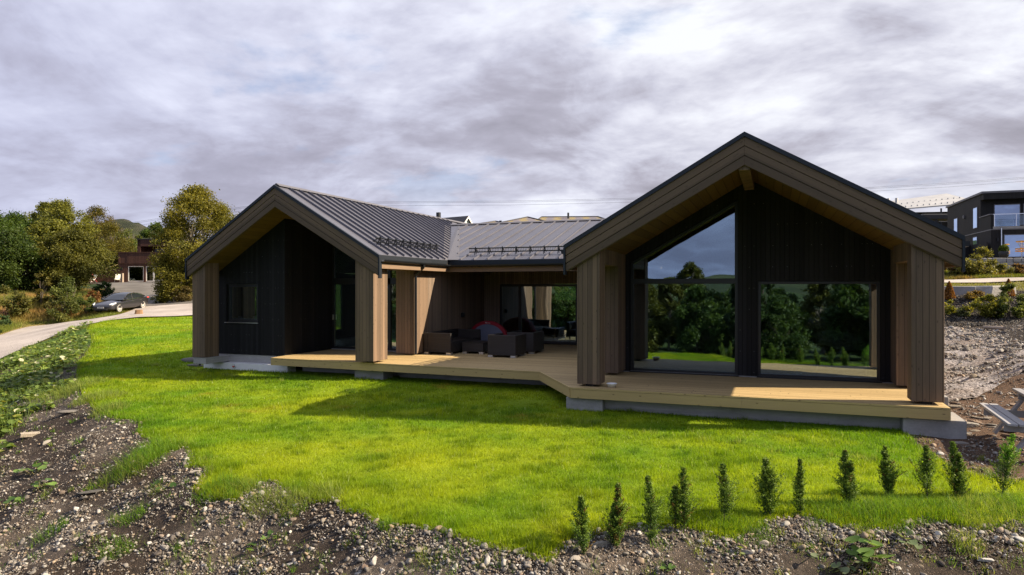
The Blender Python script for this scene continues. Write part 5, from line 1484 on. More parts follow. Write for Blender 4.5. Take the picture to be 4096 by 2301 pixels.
# the wood behind the camera, which the windows mirror
protos = []
for i, (h, w, c0, c1, bk) in enumerate(((9.5, 7.5, (.025, .055, .014), (.085, .145, .03), 'bark'), (11, 6.5, (.04, .055, .012), (.125, .14, .03), 'birch_bark'), (8.5, 7.0, (.025, .055, .014), (.07, .12, .028), 'bark'), (12, 5.2, (.014, .032, .014), (.045, .08, .026), 'bark'))):
    p = tree('valley_tree', 'mixed green trees of the wood across the meadow, mirrored in the windows', -6 + i * 7, -40 - 3 * i, h, w, 15000, .17, c0, c1, 90 + i, 'trees of the wood mirrored in the windows', lobes=60, low=.01, bark=bk)
    protos.append(p)
rd = random.Random(5)
k = 0
for row, D0 in enumerate((-32, -41, -52)):
    X = -112 + row * 3
    while X < 34:
        X += rd.uniform(3.3, 5.2); D = D0 + rd.uniform(-3.5, 3.5)
        if row == 0 and -7 < X < 6: continue
        c = copy_tree(protos[(k * 7 + row) % 4]); k += 1
        x, y = W(X, D); c.location = (x, y, gz(X, D) - .1); c.rotation_euler.z = rd.uniform(0, 6.28); s = rd.uniform(.72, .98); c.scale = (s, s, s * rd.uniform(.9, 1.1))

# ------------------------------------------------------------------ young thujas along the front
TH = [(.70, 6.63, .50), (1.04, 6.78, .57), (1.41, 6.89, .61), (1.79, 7.09, .60), (2.27, 7.28, .55), (2.76, 7.44, .56), (3.15, 7.46, .54), (3.79, 7.73, .55), (4.46, 8.06, .52), (4.83, 7.93, .55), (5.21, 8.02, .57), (5.77, 8.06, .66)]
ORD = ['leftmost thuja of the row, thin and lowest at the gravel', 'second thuja from the left, paired tips, bare at its base', 'third thuja from the left, slim with a long thin tip', 'fourth thuja from the left, ragged with a brownish leader', 'fifth thuja from the left, behind the tuft of tall grass', 'sixth thuja from the left, dense and dark',
       'sixth thuja from the right, dark and narrow at the top', 'fifth thuja from the right, broad with long wispy leaders', 'fourth thuja from the right, lopsided with a bare gap low down', 'third thuja from the right, leaning slightly', 'second thuja from the right, slim and upright', 'rightmost thuja of the row, tallest, with a bright green bent top']
for i, ((X, D, h), lab) in enumerate(zip(TH, ORD)):
    rg = np.random.RandomState(200 + i); x, y = W(X, D); z0 = gz(X, D) - .02
    r = empty('thuja', (x, y, z0), lab, 'thuja', 'young thujas planted along the lawn edge', local=True)
    h *= 1.20; wd = h * rg.uniform(.135, .19); stems = [(0, 0, 1.0)]
    if i in (1, 3, 8): stems.append((rg.uniform(-.05, .05) - .06, .02, .68))
    if i in (5, 7, 10): stems.append((.05, -.02, .8))
    allV, allC = [], []; m = MB(); leanx = rg.uniform(-.10, .10) + (.12 if i == 11 else 0)
    fat = rg.uniform(.7, 1.25); bulge = rg.rand() * 6.28
    for sx_, sy_, sh in stems:
        nb = int(190 * sh); hh = h * sh
        m.tube((sx_, sy_, -.05), (sx_ + leanx * hh * .9, sy_, hh * .93), .007, .002, 5)
        for b in range(nb):
            t = rg.rand() ** .9; base = np.array([sx_ + leanx * hh * t, sy_, .02 + t * hh * .92])
            a = rg.rand() * 2 * pi; prof = (min(1, .42 + t * 2.6)) * (1 - t) ** 1.15 * 1.3 * (1 + .40 * sin(a + bulge + t * 5)) * fat + .05
            L = wd * prof * rg.uniform(.55, 1.45) + .015
            out = np.array([cos(a), sin(a), rg.uniform(.7, 2.4)]); out /= np.linalg.norm(out); tip = base + out * L * 1.35
            nl = int(14 + 60 * L / wd * .35)
            s = rg.rand(nl) ** .75
            fan = np.cross(out, [0, 0, 1]); fan /= np.linalg.norm(fan) + 1e-9
            P = base + (tip - base) * s[:, None] + fan * (rg.normal(size=nl) * .016 * (1 - .5 * s))[:, None] + rg.normal(size=(nl, 3)) * .004
            allV.append(P); k = rg.rand(nl)[:, None]
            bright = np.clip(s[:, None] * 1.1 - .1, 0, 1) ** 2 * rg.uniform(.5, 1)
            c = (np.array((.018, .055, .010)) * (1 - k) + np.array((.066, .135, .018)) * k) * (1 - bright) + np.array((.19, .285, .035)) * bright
            if i == 11 and t > .5: c = c * np.array([1.4, 1.8, 1.0])
            if rg.rand() < (.12 if i in (1, 3) else .03): c = c * 0 + np.array((.13, .085, .025))
            allC.append(c)
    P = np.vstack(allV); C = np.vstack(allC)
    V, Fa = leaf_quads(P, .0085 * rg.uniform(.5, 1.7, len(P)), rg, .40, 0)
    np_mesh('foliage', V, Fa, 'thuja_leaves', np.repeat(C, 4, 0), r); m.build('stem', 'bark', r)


# ------------------------------------------------------------------ grass: blades as triangles
def blades(X, D, h, wd, rg, lean=.45, z=None, base_col=None, tipgain=1.15):
    n = len(X); x, y = W(X, D); z = surf(X, D) if z is None else z
    a = rg.rand(n) * 2 * pi; l = np.abs(rg.normal(size=n)) * lean * h; b = a + pi / 2 + rg.normal(size=n) * .4
    p = np.c_[x, y, z - .005]
    w = np.c_[np.cos(b), np.sin(b), np.zeros(n)] * (wd / 2)[:, None]
    tip = p + np.c_[np.cos(a) * l, np.sin(a) * l, h]
    V = np.stack([p - w, p + w, tip], 1).reshape(-1, 3)
    col = base_col if base_col is not None else lawn_col(x, y)
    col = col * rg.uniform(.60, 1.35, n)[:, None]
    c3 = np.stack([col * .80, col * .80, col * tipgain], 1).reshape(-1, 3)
    return V, np.arange(3 * n).reshape(n, 3), c3


def view_ok(X, D, m=1.04): return (D > 3) & (np.abs(X) < .75 * m * D + .3)


def scatter(poly, n, rg, power=1.6, dmax=60, pad=0.0, dmin=5):
    """points inside a polygon, denser near the camera"""
    out = []
    got = 0
    while got < n:
        k = 200000; q = rg.rand(k)
        D = (dmin ** (1 - power) + q * (dmax ** (1 - power) - dmin ** (1 - power))) ** (1 / (1 - power)) if power != 1 else dmin * (dmax / dmin) ** q
        X = (rg.rand(k) * 2 - 1) * .79 * D
        s = sdist(X, D, poly); ok = s < pad
        out.append(np.c_[X, D][ok]); got += ok.sum()
    return np.vstack(out)[:n]


HOUSE_FOOT = np.array([(-16.1, 16.3), (-13.2, 16.3), (-13.2, 16.1), (-5.0, 16.1), (-3.9, 13.6), (2.6, 13.6), (3.2, 14.5), (3.2, 31), (-16.1, 31)])
rg = np.random.RandomState(77)
N = 520000
Pn = scatter(LAWN, N, rg, 1.15, 58, .10, 5.6)
X, D = Pn.T
x, y = W(X, D)
keep = (sdist(x, y, HOUSE_FOOT) > .0) ; X, D, x, y = X[keep], D[keep], x[keep], y[keep]
hn = fbm(x, y, 1.7, 55); cl = np.clip((fbm(x, y, 4.2, 57) - .56) * 6, 0, 1); edge = np.clip(1 + sdist(X, D, LAWN) / .45, 0, 1)
worn = np.clip((fbm(x, y, .8, 13) - .66) * 9, 0, 1)
hh = (.028 + .045 * hn ** 1.5) * rg.uniform(.6, 1.35, len(X)) * (1 - .5 * worn) * (1 + .7 * edge * rg.rand(len(X))) * (1 + np.clip((D - 12) / 60, 0, .6)) * (1 + .7 * cl)
bc = lawn_col(x, y); bc = bc * (1 - .34 * cl[:, None] * np.array([1.0, .75, .8]))
wd = .0048 * np.clip(D / 8, 1, 4.5) * rg.uniform(.7, 1.3, len(X))
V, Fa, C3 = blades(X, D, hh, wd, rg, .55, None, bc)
painted_glint = rg.rand(len(X)) < .011
C3[np.repeat(painted_glint, 3)] = np.array([.55, .60, .30])  # specular glints painted into the colour of scattered blades
g = np_mesh('lawn_grass', V, Fa, 'grass_blades', C3); tag(g, 'short mown grass blades covering the lawn', 'grass', kind='stuff')

# rank grass: along the lawn edge, in tufts on the bank and in a band behind the thujas
Vs, Fs, Cs, off = [], [], [], 0
def tuft(X0, D0, n, rad, h, col, rg, lean=.6, wd=.006):
    global off
    a = rg.rand(n) * 2 * pi; r_ = rad * np.sqrt(rg.rand(n)); X = X0 + r_ * np.cos(a); D = D0 + r_ * np.sin(a)
    k = rg.rand(n)[:, None]; c = np.array(col[0]) * (1 - k) + np.array(col[1]) * k
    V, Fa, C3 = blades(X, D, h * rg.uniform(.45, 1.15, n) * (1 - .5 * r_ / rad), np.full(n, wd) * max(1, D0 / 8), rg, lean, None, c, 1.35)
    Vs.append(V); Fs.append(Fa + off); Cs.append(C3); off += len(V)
RG = ((.05, .14, .008), (.17, .29, .025)); PALE = ((.11, .19, .03), (.30, .34, .09))
for i, (X0, D0) in enumerate(LAWN[9:-14]):
    nx, nd = LAWN[9:-14][(i + 1) % len(LAWN[9:-14])]
    L = math.hypot(nx - X0, nd - D0)
    for s in range(max(1, int(L / .22))):
        if rg.rand() < .45: continue
        f = rg.rand(); tuft(X0 + (nx - X0) * f + rg.normal() * .10, D0 + (nd - D0) * f + rg.normal() * .08 - .04, int(60 * (1 if D0 < 14 else .5)), rg.uniform(.07, .20), rg.uniform(.09, .19), RG if rg.rand() < .6 else PALE, rg)
for u, v, n, rad, h, c in ((2975, 2120, 700, .30, .24, RG), (2900, 2105, 300, .18, .2, RG), (3300, 2045, 900, .34, .22, RG), (3420, 2055, 1100, .38, .25, RG), (3520, 2065, 1000, .35, .24, RG), (3620, 2045, 900, .35, .22, RG), (3740, 2040, 900, .36, .22, RG), (3850, 2050, 1100, .38, .22, RG), (3960, 2045, 1100, .4, .2, PALE), (4060, 2040, 1100, .4, .22, RG), (4150, 2030, 900, .4, .2, RG),
                             (3900, 2100, 220, .16, .22, PALE), (1545, 2110, 160, .08, .28, RG), (1060, 2010, 500, .26, .24, PALE), (1180, 2020, 450, .22, .26, PALE), (890, 1955, 600, .3, .24, RG), (960, 1960, 500, .26, .2, PALE),
                             (620, 1800, 700, .4, .32, RG), (560, 1850, 600, .4, .35, RG), (500, 1890, 400, .35, .34, PALE), (395, 1590, 900, .6, .3, PALE), (300, 1555, 900, .8, .34, PALE), (240, 1590, 600, .7, .3, PALE), (440, 1640, 500, .4, .25, PALE),
                             (530, 2080, 260, .2, .22, RG), (470, 2210, 260, .2, .24, RG), (200, 2150, 200, .22, .24, RG), (1290, 1960, 260, .2, .16, PALE), (1330, 1990, 200, .16, .2, PALE), (1690, 2230, 120, .09, .14, PALE), (3870, 2190, 300, .16, .2, PALE), (2150, 2180, 160, .12, .12, PALE), (3460, 2150, 120, .1, .16, PALE)):
    X0, D0 = on_ground(u, v)
    tuft(X0, D0, n, rad, h * rg.uniform(.7, 1.1), c, rg, 1.15, .005)
for _ in range(700):                         # weeds scattered on the bank
    u = rg.uniform(-100, 4150); v = rg.uniform(1500, 2330); X0, D0 = on_ground(u, v)
    if sdist(np.array([X0]), np.array([D0]), LAWN)[0] < .15 or D0 > 24 or X0 > 7: continue
    tuft(X0, D0, int(rg.uniform(8, 45)), rg.uniform(.03, .14), rg.uniform(.05, .16), PALE if rg.rand() < .5 else RG, rg, .9, .006)
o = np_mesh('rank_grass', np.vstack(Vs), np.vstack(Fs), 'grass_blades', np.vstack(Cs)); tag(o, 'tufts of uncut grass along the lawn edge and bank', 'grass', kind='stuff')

# dry heath grass beyond the road
n = 120000; rg = np.random.RandomState(5); D = rg.uniform(44, 70, n); X = -rg.uniform(.42, .86, n) * D
ok = (sdist(X, D, ROAD_POLY) > .3) & (sdist(X, D, DRIVE_POLY) > .3) & (sdist(X, D, LAWN) > .3); X, D = X[ok], D[ok]; x, y = W(X, D)
t = np.clip((fbm(x, y, .45, 61) - .36) * 3.4, 0, 1)[:, None]; pu = np.clip((fbm(x, y, .6, 67) - .66) * 12, 0, 1)[:, None]
col = np.array((.38, .25, .10)) * t + np.array((.17, .21, .045)) * (1 - t); col = col * (1 - pu) + np.array((.22, .12, .15)) * pu
nearroad = np.clip(1 - sdist(X, D, ROAD_POLY) / 2.2, 0, 1)[:, None]; col = col * (1 - nearroad) + np.array((.18, .22, .045)) * nearroad
V, Fa, C3 = blades(X, D, (.22 + .40 * rg.rand(len(X))) * (1 - .7 * nearroad[:, 0]), np.full(len(X), .035), rg, .5, None, col, 1.2)
o = np_mesh('heath_grass', V, Fa, 'grass_blades', C3); tag(o, 'dry tawny heath grass beyond the gravel road', 'grass', kind='stuff')
n = 26000; D = rg.uniform(51.6, 56, n); X = rg.uniform(.55, .82, n) * D; x, y = W(X, D); t = np.clip((fbm(x, y, .7, 71) - .4) * 4, 0, 1)[:, None]
V, Fa, C3 = blades(X, D, .12 + .25 * rg.rand(n), np.full(n, .04), rg, .5, None, np.array((.20, .13, .055)) * t + np.array((.12, .15, .03)) * (1 - t), 1.2)
V2, F2, C2 = blades(rg.uniform(.55, .82, 9000) * 46.4, 46.4 + rg.normal(size=9000) * .9, np.full(9000, .09), np.full(9000, .03), rg, .5, None, np.tile(np.array((.16, .17, .05)), (9000, 1)), 1.2)
o = np_mesh('verge_grass', np.vstack([V, V2]), np.vstack([Fa, F2 + len(V)]), 'grass_blades', np.vstack([C3, C2])); tag(o, 'rough brown and green verge grass below the stone wall', 'grass', kind='stuff')


# ------------------------------------------------------------------ stones
def ico(sub, seed, flat_=.65, rough=.22):
    bm = bmesh.new(); bmesh.ops.create_icosphere(bm, subdivisions=sub, radius=1); r_ = np.random.RandomState(seed)
    V = np.array([v.co for v in bm.verts]); Fa = np.array([[v.index for v in f.verts] for f in bm.faces]); bm.free()
    pl = r_.normal(size=(7, 3)); pl /= np.linalg.norm(pl, axis=1, keepdims=True); d = r_.uniform(.42, .84, 7)
    for p, k in zip(pl, d):
        s = V @ p; V = np.where((s > k)[:, None], V - (s - k)[:, None] * p, V)
    V *= np.array([r_.uniform(.9, 1.35), r_.uniform(.7, 1.0), flat_ * r_.uniform(.7, 1.2)])
    return V + r_.normal(size=V.shape) * .02, Fa


def stone_cols(n, rg):
    pal = np.array([(.30, .27, .235), (.20, .185, .17), (.42, .40, .375), (.14, .125, .115), (.34, .26, .19), (.27, .215, .175), (.24, .20, .15), (.50, .48, .45), (.105, .09, .08)])
    return .80 * pal[rg.choice(len(pal), n, p=(.20, .22, .13, .16, .06, .10, .05, .03, .05))] * rg.uniform(.75, 1.2, n)[:, None]


def stones(name, XD_, size, rg, sub=1, sink=.30):
    tm = [ico(sub, 300 + i) for i in range(10)]; n = len(XD_); x, y = W(XD_[:, 0], XD_[:, 1]); z = surf(XD_[:, 0], XD_[:, 1])
    k = rg.randint(0, 10, n); col = stone_cols(n, rg); VV, FF, CC = [], [], []; off = 0
    for i, (tv, tf) in enumerate(tm):
        j = np.where(k == i)[0]; m_ = len(j)
        if not m_: continue
        a = rg.rand(m_) * 2 * pi; b = rg.normal(size=m_) * .35; ca, sa, cb, sb = np.cos(a), np.sin(a), np.cos(b), np.sin(b)
        v = tv[None] * size[j][:, None, None]
        vx = v[..., 0] * cb[:, None] + v[..., 2] * sb[:, None]; vz = -v[..., 0] * sb[:, None] + v[..., 2] * cb[:, None]; vy = v[..., 1]
        V = np.stack([vx * ca[:, None] - vy * sa[:, None] + x[j][:, None], vx * sa[:, None] + vy * ca[:, None] + y[j][:, None], vz + z[j][:, None] + (size[j] * sink)[:, None]], -1)
        VV.append(V.reshape(-1, 3)); FF.append((tf[None] + (np.arange(m_) * len(tv))[:, None, None]).reshape(-1, 3) + off); off += m_ * len(tv)
        CC.append(np.repeat(col[j], len(tv), 0))
    return np_mesh(name, np.vstack(VV), np.vstack(FF), 'stone', np.vstack(CC))


def bank_points(n, rg, dmin=4.6, dmax=26, power=1.9):
    out = []; got = 0
    while got < n:
        k = 120000; q = rg.rand(k); D = (dmin ** (1 - power) + q * (dmax ** (1 - power) - dmin ** (1 - power))) ** (1 / (1 - power)); X = (rg.rand(k) * 2 - 1) * .80 * D
        s = sdist(X, D, LAWN); ok = (s > .03) & (X < np.where(D < 8.6, 9, 4.4)) & ~((D > 12.5) & (X > -4)) & ((D < 8.2) | (X < -1))
        x, y = W(X, D); dens = np.clip((fbm(x, y, .9, 41) - .26) * 3.2, .5, 1); dens = dens * np.where(X > .5, .8, 1) * np.where((D > 17) & (X < -7), .3, 1)
        ok &= rg.rand(k) < dens; out.append(np.c_[X, D][ok]); got += ok.sum()
    return np.vstack(out)[:n]


rg = np.random.RandomState(91)
P1 = bank_points(46000, rg); s1 = np.clip(rg.lognormal(math.log(.0125), .50, len(P1)), .007, .05)
P2 = bank_points(120000, rg, 4.6, 17); s2 = np.clip(rg.lognormal(math.log(.0060), .35, len(P2)), .0035, .011)
o = stones('gravel', np.vstack([P1, P2]), np.r_[s1, s2], rg, 2); tag(o, 'loose pebbles and gravel strewn over the dark bank', 'gravel', kind='stuff')
# crushed stone and rubble on the yard
rg = np.random.RandomState(92); pts = []
while sum(map(len, pts)) < 34000:
    D = 7 + rg.rand(60000) ** 1.5 * 30; X = rg.uniform(2.6, 12, 60000) * D / 12; ok = (X < .80 * D) & (X > 2.9); s = sdist(X, D, LOT); near = sdist(X, D, LAWN)
    x, y = W(X, D); dens = np.where(s < 0, .8, .20 + .5 * (np.abs(s) < .5)) * np.clip((fbm(x, y, .8, 44) - .3) * 3, .15, 1); ok &= (near > .05) & ~((x < 3.0) & (y > 13.1)) & (rg.rand(60000) < dens) & (D < 38)
    pts.append(np.c_[X, D][ok])
P3 = np.vstack(pts)[:34000]; s3 = np.clip(rg.lognormal(math.log(.0145), .55, len(P3)), .007, .09) * np.clip(P3[:, 1] / 14, .7, 1.7)
o = stones('crushed_rock', P3, s3, rg, 2); tag(o, 'crushed grey rock covering the yard right of the house', 'gravel', kind='stuff')
rg = np.random.RandomState(93); n = 9000; D = rg.uniform(37, 44.5, n); X = rg.uniform(.56, .80, n) * D
o = stones('bark_mulch', np.c_[X, D], rg.uniform(.03, .10, n), rg); tag(o, 'dark stony mulch on the planted bank', 'mulch', kind='stuff')
a_ = o.data.attributes['Col']; cc = np.empty(len(o.data.vertices) * 4, np.float32); a_.data.foreach_get('color', cc); cc = cc.reshape(-1, 4); cc[:, :3] *= .30; a_.data.foreach_set('color', cc.ravel())


# single stones one can point at
def rock(label, u, v, size, col, seed, sc=(1, 1, 1), rz=0, z=-.8, group=None, fl=.6, tilt=0, name='rock', rect=False):
    X, D = on_ground(u, v)
    if rect:
        rr = random.Random(seed); m = MB().box(-1, 1, -1, 1, -.5, .5); m.v = [(a + rr.uniform(-.10, .10), b + rr.uniform(-.10, .10), c + rr.uniform(-.06, .06)) for a, b, c in m.v]
        o = m.build(name, 'stone', bevel=.03)
        V = len(o.data.vertices); a = o.data.attributes.new('Col', 'FLOAT_COLOR', 'POINT'); a.data.foreach_set('color', np.tile(np.r_[col, 1], V).astype(np.float32))
    else:
        tv, tf = ico(3, seed, fl); o = np_mesh(name, tv, tf, 'stone', np.tile(np.array(col), (len(tv), 1)))
    x, y = W(X, D); o.location = (x, y, gz(X, D) + size * sc[2] * .06); o.scale = (size * sc[0], size * sc[1], size * sc[2]); o.rotation_euler = (tilt, tilt * .5, rz)
    return tag(o, label, 'stone', group)


LG, MG, DG, BR = (.24, .22, .20), (.16, .148, .135), (.09, .085, .08), (.17, .125, .095)
rock('long pale split stone lying like a plank on the left bank', 132, 1740, .16, (0.326, 0.286, 0.231), 401, (1.3, .42, .42), R(58), rect=True, tilt=.1)
rock('flat pointed slate slab on the left bank below the grass', 365, 1970, .17, DG, 402, (1.1, .8, .45), R(40), tilt=-.12)
rock('pale flat stone near the top of the left bank', 280, 1650, .16, MG, 403, (1.5, .7, .45), R(35))
rock('pale stone at the end of the leafy plants', 165, 1575, .17, (0.286, 0.252, 0.218), 404, (1.3, .7, .5), R(30))
rock('tan stone lying in the leafy plants at the far left', 105, 1588, .17, (0.299, 0.245, 0.184), 405, (1.5, .6, .45), R(40))
rock('large white flat stone near the right bottom corner', 4072, 2155, .115, (0.313, 0.309, 0.306), 406, (1.0, .75, .5), R(70), tilt=.35)
rock('elongated white stone at the bottom right of the bank', 3940, 2245, .060, (0.381, 0.374, 0.360), 407, (1.4, .6, .5), R(20))
rock('pale stone left of the big leafed plant', 3215, 2265, .056, LG, 408, (1.5, .7, .6), R(-20))
rock('pale rounded stone at the bottom of the picture beneath the lawn', 1500, 2255, .07, (0.313, 0.299, 0.279), 409, (.8, 1.1, 1.0), R(60), tilt=.3)
rock('brown wedge shaped stone beside the pale rounded one', 1462, 2262, .07, BR, 410, (1.2, .7, .9), R(110))
rock('rounded whitish stone in the gravel left of centre', 1165, 2262, .05, (0.354, 0.340, 0.320), 411, (1.3, .9, .7), R(10))
rock('standing tan stone at the very bottom of the gravel', 1068, 2285, .068, (0.286, 0.245, 0.184), 412, (.7, .8, 1.2), R(60))
rock('grey angular stone below the second thuja', 2300, 2240, .062, LG, 413, (.9, .7, .8), R(50), tilt=.3)
rock('squarish pinkish stone on the bank under the sixth thuja', 2900, 2160, .05, (0.313, 0.272, 0.265), 414, (1, .9, .6), R(15))
rock('long dark stone below the lawn edge left of the first thuja', 2085, 2200, .075, MG, 415, (1.2, .6, .55), R(60))
rock('big grey rock against the corner of the left foundation', 770, 1447, .30, MG, 416, (1.1, .8, .9), R(20), -.46)
rock('flat rock in front of the left foundation corner', 785, 1466, .22, MG, 417, (1.4, .7, .5), R(0), -.46)
rock('broad pale boulder beside the right concrete footing', 3865, 1705, .16, (0.258, 0.245, 0.224), 418, (1.6, .9, .6), R(10), -.46)
rock('rounded brown stone behind the pale boulder on the soil', 3900, 1692, .09, BR, 419, (1.1, .9, .8), 0, -.46)
rock('pale cobble just left of the picnic table leg', 3970, 1712, .09, LG, 420, (1, .9, .7), 0, -.46)
rock('flat dark slab in the shadow of the picnic table', 3862, 1738, .10, (0.150, 0.143, 0.143), 421, (1.3, 1, .4), R(30), -.46)
rg = np.random.RandomState(95)
base = [np_mesh('cobble', *ico(3, 450 + i)[:2], 'stone', np.tile(np.array(c), (162, 1))) for i, c in enumerate((LG, MG, BR, (.20, .175, .145)))]
CN = ['pale grey cobbles lying loose on the dark bank', 'mid grey cobbles lying loose on the dark bank', 'reddish brown cobbles lying loose on the dark bank', 'tan cobbles lying loose on the dark bank']
Pc = bank_points(116, rg, 4.9, 13, 1.6); used = [0] * 4
for X, D in Pc:
    i = int(rg.choice(4, p=(.3, .35, .15, .2))); o = base[i] if not used[i] else base[i].copy()
    if used[i]: COL.objects.link(o)
    used[i] = 1; x, y = W(X, D); s = rg.uniform(.022, .05) * (1 + .05 * (D - 5)); o.location = (x, y, gz(X, D) + s * .2); o.scale = (s * rg.uniform(.9, 1.5), s * rg.uniform(.7, 1.1), s * rg.uniform(.7, 1.1)); o.rotation_euler = (rg.normal() * .3, rg.normal() * .3, rg.rand() * 6.28)
    tag(o, CN[i], 'stone', CN[i])
for i, o in enumerate(base):
    if not used[i]: bpy.data.objects.remove(o)
# rough rubble near the yard
for i in range(46):
    u, v = rg.uniform(3790, 4090), rg.uniform(1590, 1760); X, D = flat(u, v, -.45); x, y = W(X, D)
    if x < 3.15 and y > 13: continue
    o = base[int(rg.choice(4))].copy(); COL.objects.link(o); s = rg.uniform(.04, .11); o.location = (x, y, gz(X, D) + s * .15); o.scale = (s * 1.3, s, s * .7); o.rotation_euler = (0, 0, rg.rand() * 6.28)
    tag(o, 'loose rubble stones on the bare soil by the picnic table', 'stone', 'rubble stones by the picnic table')


# ------------------------------------------------------------------ broad leaves
def disc_leaves(P, size, tilt_dir, rg, col, lobes=0):
    """round slightly cupped leaves, 9-gon fans as quads/tris -> triangles"""
    n = len(P); k = 10; a, b, nr = rot_frames(n, rg, 2.2)
    flip = np.sign(nr[:, 2:3]); flip[flip == 0] = 1; nr = nr * flip; b = np.cross(nr, a)
    ang = np.linspace(.25, 2 * pi - .25, k); rad = 1 + (.10 * np.cos(ang * 7) if lobes else .06 * np.cos(ang * 5))
    ring = P[:, None] + (a[:, None] * np.cos(ang)[None, :, None] + b[:, None] * np.sin(ang)[None, :, None]) * (size[:, None, None] * rad[None, :, None]) + nr[:, None] * (size[:, None, None] * .22)
    V = np.concatenate([P[:, None] + a[:, None] * size[:, None, None] * .2, ring], 1).reshape(-1, 3)
    t = np.array([[0, i + 1, i + 2] for i in range(k - 1)]); Fa = (t[None] + (np.arange(n) * (k + 1))[:, None, None]).reshape(-1, 3)
    return V, Fa, np.repeat(col, k + 1, 0)


rg = np.random.RandomState(96)
BED = np.array([flat(u, v, -.9) for u, v in ((355, 1312), (345, 1335), (300, 1365), (330, 1395), (300, 1440), (270, 1500), (215, 1560), (150, 1600), (60, 1690), (-80, 1760), (-120, 1560), (0, 1490), (60, 1455), (120, 1410), (170, 1375), (240, 1335), (300, 1312))])
pts = []
while sum(map(len, pts)) < 9000:
    D = rg.uniform(8, 42, 40000); X = -rg.uniform(.55, .86, 40000) * D; ok = (sdist(X, D, BED) + (fbm(X, D, .9, 17) - .5) * 5 < .3) & (sdist(X, D, LAWN) > .15) & (sdist(X, D, ROAD_POLY) > .2) & (rg.rand(40000) < (16 / D) ** .5 * np.clip((fbm(X, D, .7, 3) - .36) * 5, .03, 1)); pts.append(np.c_[X, D][ok])
Pb = np.vstack(pts)[:9000]; x, y = W(*Pb.T); z = surf(*Pb.T) + .03 + .22 * rg.rand(len(Pb)) * np.clip(fbm(x, y, .8, 6) * 1.5, .3, 1)
k = rg.rand(len(Pb))[:, None]; col = (np.array((.035, .075, .014)) * (1 - k) + np.array((.22, .30, .06)) * k); pale = rg.rand(len(Pb)) < .06; col[pale] = (.55, .54, .36); yl = rg.rand(len(Pb)) < .05; col[yl] = (.26, .27, .05)
V, Fa, C3 = disc_leaves(np.c_[x, y, z], rg.uniform(.035, .085, len(Pb)), None, rg, col)
n0 = 1500; j = rg.randint(0, len(Pb), 9000); Xw, Dw = Pb[j].T; V2, F2, C2 = blades(Xw + rg.normal(size=9000) * .2, Dw + rg.normal(size=9000) * .2, .12 + .3 * rg.rand(9000), np.full(9000, .012), rg, .7, None, np.tile(np.array((.09, .14, .03)), (9000, 1)) * rg.uniform(.6, 1.5, (9000, 1)), 1.3)
o = np_mesh('leafy_ground_cover', np.vstack([V, V2]), np.vstack([Fa, F2 + len(V)]), 'broad_leaves', np.vstack([C3, C2])); tag(o, 'broad leafed weeds covering the slope beside the road', 'ground cover', kind='stuff')


def leaf_plant(label, u, v, nl, size, spread, seed, h=.14, group=None, c0=(.045, .10, .022), c1=(.16, .26, .06)):
    rg = np.random.RandomState(seed); X, D = on_ground(u, v)
    x, y = W(X, D); r = empty('broadleaf_plant', (x, y, gz(X, D)), label, 'plant', group, local=True)
    a = rg.rand(nl) * 2 * pi; q = spread * np.sqrt(rg.rand(nl)); P = np.c_[q * np.cos(a), q * np.sin(a), h * rg.uniform(.35, 1.1, nl)]
    k = rg.rand(nl)[:, None]; V, Fa, C3 = disc_leaves(P, size * rg.uniform(.55, 1.2, nl), None, rg, np.array(c0) * (1 - k) + np.array(c1) * k, 1)
    np_mesh('leaves', V, Fa, 'broad_leaves', C3, r); m = MB()
    for p in P: m.tube((p[0] * .25, p[1] * .25, -.02), tuple(p), .004, .003, 5, False)
    m.build('stalks', 'leaf_stalk', r)


plain('leaf_stalk', (.16, .14, .05), .7)
leaf_plant('large round leafed plant at the bottom right of the bank', 3490, 2255, 16, .075, .21, 501, .16)
leaf_plant('cluster of grey green round leaves left of the largest plant', 3390, 2300, 9, .055, .14, 502, .10, None, (.10, .15, .07), (.24, .28, .15))
leaf_plant('few small round leaves up the bank right of the large plant', 3650, 2185, 7, .042, .15, 503, .07, None, (.10, .15, .07), (.22, .27, .14))
leaf_plant('scatter of small leaves left of the large plant', 3230, 2225, 7, .032, .20, 504, .06, None, (.12, .16, .09), (.24, .28, .16))
leaf_plant('two light green leaves below the sixth thuja', 2960, 2225, 5, .04, .13, 505, .06, None, (.12, .18, .06), (.25, .30, .12))
leaf_plant('bright weed at the bottom edge right of centre', 2660, 2290, 8, .028, .08, 506, .06)
leaf_plant('small leafy weed in the gravel left of centre', 1085, 2165, 8, .032, .10, 507, .06)
leaf_plant('leafy weed between the pebbles, bottom left of centre', 995, 2215, 6, .034, .09, 508, .06)
leaf_plant('leaf cluster halfway down the left bank', 140, 1895, 12, .06, .26, 509, .14)
leaf_plant('green leaf cluster at the lower left of the bank', 165, 1960, 10, .05, .22, 510, .12)
leaf_plant('leafy weed beside the grass tuft on the left bank', 655, 1955, 8, .05, .18, 511, .10, None, (.03, .07, .015), (.09, .15, .03))
leaf_plant('small weeds at the left picture edge low on the bank', 15, 2040, 9, .05, .2, 512, .12)
# ------------------------------------------------------------------ neighbouring houses
def local_root(name, X, D, z, e1, label, cat, group=None):
    """a thing with its own axes: local x along e1 (camera frame), local y away from the viewer"""
    x, y = W(X, D); ax, ay = W(*e1)
    return empty(name, (x, y, z), label, cat, group, math.atan2(ay, ax), local=True)


# --- dark house on the terrace, right
DH = local_root('dark_house', 42.1, 60, 4.45, (.944, -.33), 'black boarded two storey house with balcony on the terrace at the right', 'house')
